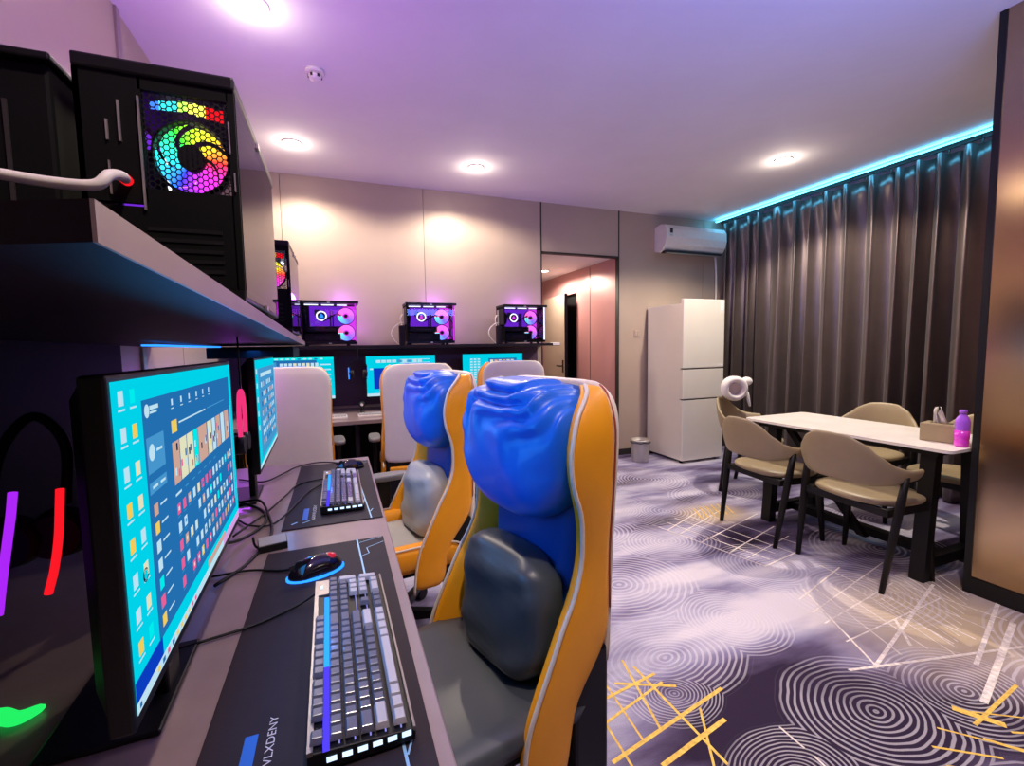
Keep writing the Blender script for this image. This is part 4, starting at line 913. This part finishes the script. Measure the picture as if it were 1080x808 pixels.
# ------------------------------------------------------------------ gaming chairs (forward = +X, origin on the floor under the column)
BX = -.28
F_TAB = [(.30, .25), (.40, .245), (.46, .235), (.55, .20), (.65, .150), (.74, .105), (.80, .090), (.88, .098), (.97, .130), (1.04, .140), (1.10, .122), (1.14, .085), (1.175, .05)]
W_TAB = [(.30, .262), (.6, .256), (.8, .246), (.95, .252), (1.06, .252), (1.12, .240), (1.155, .218), (1.175, .19)]
U0_TAB = [(.30, .12), (.47, .10), (.53, .055), (.565, .012), (.60, .0), (1.175, .0)]
def gchair(loc, rz, label, lum, group, blue=True, arms=(1, -1), bolsters=True):
    t = thing('gaming_chair', label, 'gaming chair', loc, rz, group)
    zs = [.31, .37, .43, .48, .54, .60, .66, .72, .78, .84, .90, .96, 1.02, 1.07, 1.11, 1.14, 1.16, 1.172]
    lean = lambda z: BX-(z-.8)*.05
    for sy in (1, -1):
        rings = []
        for z in zs:
            f = lerp_tab(F_TAB, z); wv = lerp_tab(W_TAB, z); u0 = lerp_tab(U0_TAB, z); b = lean(z); f = max(f, u0+.05)
            ring = [(u0, wv-.045), (u0, wv-.012), (u0+.012, wv), (u0+(f-u0)*.35, wv+.006), (u0+(f-u0)*.7, wv+.004), (f-.008, wv-.001), (f, wv-.010), (f-.002, wv-.026), (f-.02, wv-.040), (u0+(f-u0)*.5, wv-.062), (u0+.02, wv-.07)]
            rings.append([(b+u, sy*v, z) for u, v in ring])
        bm = nb(); loft(bm, rings); wg = obj('side_wing', bm, M_orange, t, sub=1)
        bm = nb(); path = [(lean(z)+lerp_tab(F_TAB, z)-.001, sy*(lerp_tab(W_TAB, z)-.002), z) for z in zs]
        z = 1.174; path += [(lean(z)+.045, sy*.186, 1.172)]
        tube(bm, path, .0052, smooth_pts=True, k=3); obj('piping', bm, M_pipe, wg)
        bm = nb(); path = [(lean(z)-.0, sy*(lerp_tab(W_TAB, z)-.008), z) for z in zs if z > .64]
        tube(bm, path, .0025, smooth_pts=True, k=2); obj('rear_piping', bm, M_rust, wg)
    # centre cushion
    def slab(zl, half, u0f, u1f, name, m, bulge=.0):
        rings = []
        for z in zl:
            h = half(z); a = u0f(z); c = u1f(z); b = lean(z)
            rings.append([(b+a, -h, z), (b+a, h, z), (b+a+(c-a)*.6, h, z), (b+c, h-.03, z), (b+c+bulge, h*.4, z), (b+c+bulge, -h*.4, z), (b+c, -h+.03, z), (b+a+(c-a)*.6, -h, z)])
        bm = nb(); loft(bm, rings); return obj(name, bm, m, t, sub=1)
    hw = lambda z: lerp_tab([(.4, .185), (1.1, .185), (1.15, .17), (1.172, .14)], z)
    slab(zs, hw, lambda z: .005, lambda z: lerp_tab([(.4, .09), (.75, .075), (1.1, .075), (1.16, .05), (1.172, .03)], z), 'backrest', M_bluelitback if blue else M_grey)
    # rear panel and lower band
    rz_ = [.50, .52, .6, .8, 1.0, 1.08, 1.13, 1.155, 1.176, 1.182]
    bm = nb(); rings = []
    for z in rz_:
        h = lerp_tab([(.5, .232), (.52, .250), (.8, .246), (1.0, .254), (1.08, .254), (1.13, .242), (1.155, .222), (1.176, .19), (1.182, .165)], z); b = lean(z); e = max(0, z-1.13)*.25
        rings.append([(b+.012, -h+.01, z), (b-.004, -h, z), (b-.024+e, -h+.02, z), (b-.030+e, -h*.5, z), (b-.030+e, h*.5, z), (b-.024+e, h-.02, z), (b-.004, h, z), (b+.012, h-.01, z)])
    loft(bm, rings); obj('rear_panel', bm, M_cream, t, sub=1)
    bm = nb(); box(bm, BX-.02, BX+.03, -.215, .215, .415, .475, bev=.012, seg=3); obj('lower_band', bm, M_orange, t)
    bm = nb(); box(bm, BX+.005, BX+.11, -.24, .24, .25, .57, bev=.01); obj('back_frame', bm, M_black, t)
    # head pillow, gathered at the top
    bm = nb(); bmesh.ops.create_uvsphere(bm, u_segments=110, v_segments=70, radius=1)
    for v in bm.verts:
        x, y, z = v.co
        ex = .72; sx = math.copysign(abs(x)**ex, x); syy = math.copysign(abs(y)**.62, y); szz = math.copysign(abs(z)**.72, z)
        thick = .112*(1+.12*z) ; hh = .172
        X = .055+sx*thick; Y = syy*.220*(1-.14*max(0, -z)); Z = 1.012+szz*hh
        g = max(0, (z-.05))/.95
        fold = math.sin(17*y+6*z*(.4+abs(y))+2.2*math.sin(3*z+1.3*y))
        fold2 = math.sin(31*y-9*z+1.1)
        q_ = y*.9-.25; rad = math.atan2(z-1.25, q_-.75); fold3 = math.sin(23*rad+3*math.sin(4*y+5*z))
        fold3 = math.copysign(abs(fold3)**.6, fold3) if fold3 < 0 else fold3*.5
        amp = .009*g**.8*(1 if x > -.3 else .3)
        side = math.exp(-((y+.75)/.35)**2)+math.exp(-((y-.75)/.35)**2)
        X += amp*.6*fold*(.6+side*.6)+.014*max(0, z+.15)**.7*fold3*(1 if x > -.2 else .2)+.003*g*fold2; Z += amp*.4*fold+.006*g*fold3
        X += .004*math.sin(7*y+5*z)*(1-g)
        v.co = Vector((lean(Z)+max(.035+X, .012), Y, Z))
    obj('head_pillow', bm, M_bluelit, t, smooth=True)
    # lumbar pillow
    bm = nb(); bmesh.ops.create_uvsphere(bm, u_segments=40, v_segments=24, radius=1)
    for v in bm.verts:
        x, y, z = v.co
        X = math.copysign(abs(x)**.8, x)*.078; Y = math.copysign(abs(y)**.6, y)*.19; Z = math.copysign(abs(z)**.65, z)*.15
        X += .004*math.sin(9*y+4*z)+.004*math.sin(5*y-11*z)
        v.co = Vector((BX+.125+X+max(0, .6-(.615+Z))*.35, Y, .615+Z))
    obj('lumbar_pillow', bm, lum, t, smooth=True)
    # seat
    bm = nb(); rings = []
    for x in (BX+.06, BX+.08, BX+.2, BX+.35, BX+.48, BX+.54, BX+.565):
        e = 0 if x < BX+.5 else (x-BX-.5)*.5; h = (.185 if x < BX+.52 else .17) if bolsters else .25
        rings.append([(x, -h, .38), (x, -h, .455-e), (x, -h+.03, .475-e), (x, 0, .470-e), (x, h-.03, .475-e), (x, h, .455-e), (x, h, .38)])
    loft(bm, rings); obj('seat', bm, lum, t, sub=1)
    for sy in ((1, -1) if bolsters else ()):
        bm = nb(); rings = []
        for x, hgt in ((BX+.05, .47), (BX+.12, .50), (BX+.3, .505), (BX+.44, .50), (BX+.52, .475), (BX+.56, .42)):
            rings.append([(x, sy*.18, .38), (x, sy*.18, hgt-.03), (x, sy*.20, hgt-.004), (x, sy*.225, hgt), (x, sy*.25, hgt-.012), (x, sy*.262, hgt-.045), (x, sy*.255, .38)])
        loft(bm, rings); sbol = obj('seat_bolster', bm, M_orange, t, sub=1)
        bm = nb(); tube(bm, [(x, sy*.252, hgt-.008) for x, hgt in ((BX+.05, .47), (BX+.12, .50), (BX+.3, .505), (BX+.44, .50), (BX+.52, .475), (BX+.56, .42))], .004); obj('piping', bm, M_pipe, sbol)
    bm = nb(); box(bm, BX+.08, BX+.5, -.2, .2, .355, .385, bev=.005); obj('seat_base', bm, M_black, t)
    for sy in arms:
        bm = nb(); box(bm, BX+.22, BX+.28, sy*.30-.012, sy*.30+.012, .36, .63, bev=.005); box(bm, BX+.20, BX+.30, min(sy*.15, sy*.31), max(sy*.15, sy*.31), .355, .375, bev=.004)
        a = obj('armrest', bm, M_black, t)
        bm = nb(); rings = []
        for z, s in ((.63, .9), (.634, 1.0), (.65, 1.0), (.658, .92)):
            rings.append([(BX+.25+s*(.125*math.copysign(abs(math.cos(q))**.6, math.cos(q))), sy*.30+s*.042*math.copysign(abs(math.sin(q))**.7, math.sin(q)), z) for q in [2*PI*i/24 for i in range(24)]])
        loft(bm, rings); obj('arm_pad', bm, M_armpad, a)
    bm = nb(); cyl(bm, (0, 0, .10), (0, 0, .36), .028); cyl(bm, (0, 0, .07), (0, 0, .22), .036); obj('gas_column', bm, M_blackm, t)
    for k in range(5):
        a = 2*PI*k/5+.3; bm = nb()
        loft(bm, [[(r*math.cos(a)-w_*math.sin(a), r*math.sin(a)+w_*math.cos(a), z+h) for w_, h in ((-wd, 0), (wd, 0), (wd*.8, hh), (-wd*.8, hh))] for r, z, wd, hh in ((.03, .075, .026, .045), (.18, .07, .022, .03), (.31, .062, .016, .02))], smooth=False)
        lg = obj('base_leg', bm, M_black, t, bev=.003)
        bm = nb(); cx, cy = .30*math.cos(a), .30*math.sin(a)
        cyl(bm, (cx-.022*math.cos(a+1.2), cy-.022*math.sin(a+1.2), .03), (cx+.022*math.cos(a+1.2), cy+.022*math.sin(a+1.2), .03), .03, n=20); cyl(bm, (cx, cy, .04), (cx, cy, .066), .008, n=8); obj('caster', bm, M_black, lg)
    return t
M_armpad = mat('arm_pad_skin', (.20, .20, .21), .35)
gd = 'gaming chairs along the left desk'; gb = 'gaming chairs at the back desk'
RC = math.radians(180+19.5)
ch1 = gchair((.254, 1.049, 0), math.radians(180+11.5), 'orange gaming chair nearest the camera, blue-lit head pillow and shaded grey lumbar cushion', M_dgrey, gd, arms=(), bolsters=False)
ch1.scale = (1, 1, 1.014)
ch2 = gchair((.200, 1.99, 0), math.radians(180+8), 'orange gaming chair second along the left desk, blue-lit head pillow and pale grey seat', M_lgrey, gd, arms=(-1,))
c3 = gchair((-.32, 3.40, 0), R90+math.radians(4), 'gaming chair with cream back behind the second monitor, leftmost at the back desk', M_lgrey, gb)
dup(c3, (.525, 3.40, 0), R90-math.radians(2), 'gaming chair with cream back and orange sides, middle of three at the back desk')
dup(c3, (1.25, 3.45, 0), R90-math.radians(3), 'gaming chair with cream back nearest the doorway, right of three at the back desk')

# ------------------------------------------------------------------ dining table
TX0, TX1, TY0, TY1, TZ = 2.80, 3.42, 1.255, 2.47, .735
tb = thing('dining_table', 'white topped dining table with black legs beside the curtain', 'table', (TX0, TY0, 0))
wx, wy = TX1-TX0, TY1-TY0
bm = nb(); n = 6; r = .035; ring = []
for cx, cy, a0 in ((wx-r, wy-r, 0), (r, wy-r, 90), (r, r, 180), (wx-r, r, 270)):
    for k in range(n+1): a = math.radians(a0+90*k/n); ring.append((cx+r*math.cos(a), cy+r*math.sin(a)))
loft(bm, [[(x, y, z) for x, y in ring] for z in (TZ-.016, TZ)], smooth=False); obj('tabletop', bm, M_marble, tb)
bm = nb(); box(bm, .06, wx-.06, .08, wy-.08, TZ-.05, TZ-.017); obj('apron', bm, M_leg, tb)
for y in (.10, wy-.20):
    for sx in (0, 1):
        bm = nb(); xa, xb = (.04, .12) if sx == 0 else (wx-.04, wx-.12)
        loft(bm, [[(x0-.03, y, z), (x0+.03, y, z), (x0+.03, y+.07, z), (x0-.03, y+.07, z)] for x0, z in ((xb if False else xa+(.03 if sx == 0 else -.03), 0), (xb, TZ-.05))], smooth=False); obj('leg', bm, M_leg, tb, bev=.002)
    bm = nb(); box(bm, .07, wx-.07, y+.01, y+.06, .06, .12); obj('crossbar', bm, M_leg, tb)
bm = nb(); box(bm, wx/2-.03, wx/2+.03, .12, wy-.15, .06, .11); obj('stretcher', bm, M_leg, tb)
bm = nb()
loft(bm, [[(wx*.3-.02, y, z), (wx*.3+.02, y, z), (wx*.3+.02, y+.05, z), (wx*.3-.02, y+.05, z)] for y, z in ((wy*.38, .085), (wy-.24, TZ-.05))], smooth=False); obj('brace', bm, M_leg, tb)

# ------------------------------------------------------------------ dining chairs (facing +X, origin at seat centre on the floor)
def dchair(loc, rz, label, group='taupe dining chairs around the white table'):
    t = thing('dining_chair', label, 'dining chair', loc, rz, group)
    # seat cushion
    bm = nb(); rings = []
    def se(a, ax, ay, p=.75): return (ax*math.copysign(abs(math.cos(a))**p, math.cos(a)), ay*math.copysign(abs(math.sin(a))**p, math.sin(a)))
    for z, s in ((.425, .90), (.430, .98), (.448, 1.0), (.462, .96), (.468, .80), (.470, .4)):
        rings.append([(se(2*PI*i/32, .215*s, .24*s)[0]-.0, se(2*PI*i/32, .215*s, .24*s)[1], z) for i in range(32)])
    loft(bm, rings); obj('seat', bm, M_taupe, t, sub=1)
    # wrap-round backrest
    top = [(0, .805), (18, .80), (34, .765), (50, .705), (66, .660), (85, .640), (108, .64)]
    bot = [(0, .545), (25, .543), (45, .545), (62, .555), (78, .57), (92, .578), (108, .58)]
    n = 44; rings = []
    for i in range(n+1):
        ang = -104+208*i/n; a = math.radians(180+ang); A = abs(ang)
        zt = lerp_tab(top, A); zb = lerp_tab(bot, A)
        r0x, r0y = .185, .268
        ex = 0 if A < 80 else (A-80)*.0016
        c, s = math.cos(a), math.sin(a)
        def P_(off, z, tilt): 
            return ((r0x+off+tilt)*c+ex-.10, (r0y+off+tilt*.5)*s, z)
        h = zt-zb; rings.append([P_(.010, zb, -.02), P_(.016, zb+h*.3, -.008), P_(.016, zb+h*.7, .012), P_(.010, zt-.006, .022), P_(0, zt, .024), P_(-.012, zt-.006, .022), P_(-.018, zb+h*.7, .012), P_(-.018, zb+h*.3, -.008), P_(-.012, zb, -.02), P_(0, zb-.005, -.02)])
    bm = nb(); loft(bm, rings); obj('backrest', bm, M_taupe, t, sub=1)
    # legs run from the floor up to the arm
    for sy in (1, -1):
        for (fx, fy, tx, ty, tz) in ((.165, .235, .15, .205, .43), (-.215, .235, -.125, .266, .605)):
            bm = nb(); rings = []
            for k, (s, wd) in enumerate(((0, .015), (.45, .022), (.75, .024), (1, .019))):
                x = fx+(tx-fx)*s; y = sy*(fy+(ty-fy)*s); z = tz*s
                rings.append([(x+wd*math.cos(q), y+wd*.8*math.sin(q), z) for q in [2*PI*i/10 for i in range(10)]])
            loft(bm, rings); obj('leg', bm, M_leg, t)
    bm = nb()
    box(bm, -.18, .17, -.225, -.20, .385, .425, bev=.003); box(bm, -.18, .17, .20, .225, .385, .425, bev=.003); box(bm, -.18, -.155, -.22, .22, .385, .425, bev=.003); box(bm, .145, .17, -.22, .22, .385, .425, bev=.003)
    obj('seat_frame', bm, M_leg, t)
    return t
ca = dchair((2.745, 2.17, 0), math.radians(-6), 'taupe dining chair on the room side of the table, the farther one')
dup(ca, (2.765, 1.60, 0), math.radians(-4), 'taupe dining chair on the room side of the table, nearest the camera')
dup(ca, (3.38, 2.86, 0), math.radians(-62), 'taupe dining chair at the fridge end of the table, plush toy on it')
dup(ca, (3.70, 2.19, 0), math.radians(186), 'taupe dining chair on the curtain side, middle of the table')
dup(ca, (3.58, 1.56, 0), math.radians(178), 'taupe dining chair on the curtain side behind the tissue box and bottle')
# plush toy hung over the far chair
pl = thing('plush_toy', 'white plush hood with round opening sitting on the end chair back', 'plush toy', (3.335, 3.075, .795), math.radians(-22)); pl.scale = (1.25, 1.25, 1.15)
bm = nb(); R_, n, m_ = .072, 32, 14
rings = []
for i in range(n+1):
    a = 2*PI*i/n
    rings.append([((R_+.026*math.cos(b))*math.cos(a)*.95, -.03+.035*math.sin(b), .075+(R_+.026*math.cos(b))*math.sin(a)) for b in [2*PI*j/m_ for j in range(m_)]])
loft(bm, rings, caps=False); obj('hood_rim', bm, M_plush, pl)
bm = nb(); bmesh.ops.create_uvsphere(bm, u_segments=24, v_segments=16, radius=1)
for v in bm.verts: v.co = Vector((.02+v.co.x*.085, .035+v.co.y*.07, .08+v.co.z*.088))
obj('hood', bm, M_plush, pl, smooth=True)
bm = nb(); bmesh.ops.create_uvsphere(bm, u_segments=20, v_segments=12, radius=1)
for v in bm.verts: v.co = Vector((v.co.x*.062, -.022+v.co.y*.02, .075+v.co.z*.064))
obj('lining', bm, M_plushin, pl, smooth=True)
bm = nb(); bmesh.ops.create_uvsphere(bm, u_segments=18, v_segments=12, radius=1)
for v in bm.verts: v.co = Vector((.115+v.co.x*.042, .03+v.co.y*.03, .125+v.co.z*.035))
obj('ear', bm, M_plush, pl, smooth=True)
bm = nb(); tube(bm, [(.09, .02, .06), (.11, .01, .03), (.12, .0, -.03), (.13, .0, -.07)], .016, rad=lambda t: .018-.010*t); obj('paw', bm, M_plush, pl)
# tissue box and bottle
tz = thing('tissue_box', 'beige leather tissue box with white tissue on the table beside the bottle', 'tissue box', (3.06, 1.42, TZ), math.radians(-80)); tz.scale = (.66, 1, 1.15)
bm = nb(); box(bm, -.115, .115, -.06, .06, 0, .085, bev=.006); obj('box_body', bm, M_taupe, tz)
bm = nb(); box(bm, -.07, .07, -.012, .012, .084, .087); obj('slot', bm, M_seam, tz)
bm = nb(); loft(bm, [[(-.05+i*.0+.01*math.sin(k*1.3)+k*.0125*(1-j*.3), -.012+.014*math.sin(k*1.9)*(j+.3), .085+j*.03*(1+.3*math.sin(k)))for k in range(9)] for j, i in ((0, 0), (.7, 0), (1.4, 0), (2.0, 0))], closed=False, caps=False); obj('tissue', bm, M_white, tz, solid=.002)
bt = thing('water_bottle', 'small plastic water bottle lit violet and pink on the table end', 'bottle', (2.985, 1.30, TZ))
M_bot = mat('violet_lit_plastic', (.45, .12, .9), .15, coat=.5); M_bot2 = mat('pink_lit_plastic', (.8, .05, .7), .15, coat=.5)  # violet and pink light painted into the bottle's colours
bm = nb(); lathe(bm, [(.024, .0), (.030, .006), (.030, .03), (.028, .036), (.030, .042), (.030, .085)], n=24); obj('lower_body', bm, M_bot2, bt)
bm = nb(); lathe(bm, [(.030, .085), (.0285, .092), (.030, .10), (.030, .125), (.026, .145), (.013, .165), (.013, .172)], n=24); obj('upper_body', bm, M_bot, bt)
bm = nb(); lathe(bm, [(.0155, .170), (.0155, .187), (.014, .190)], n=20); obj('cap', bm, M_bot, bt)
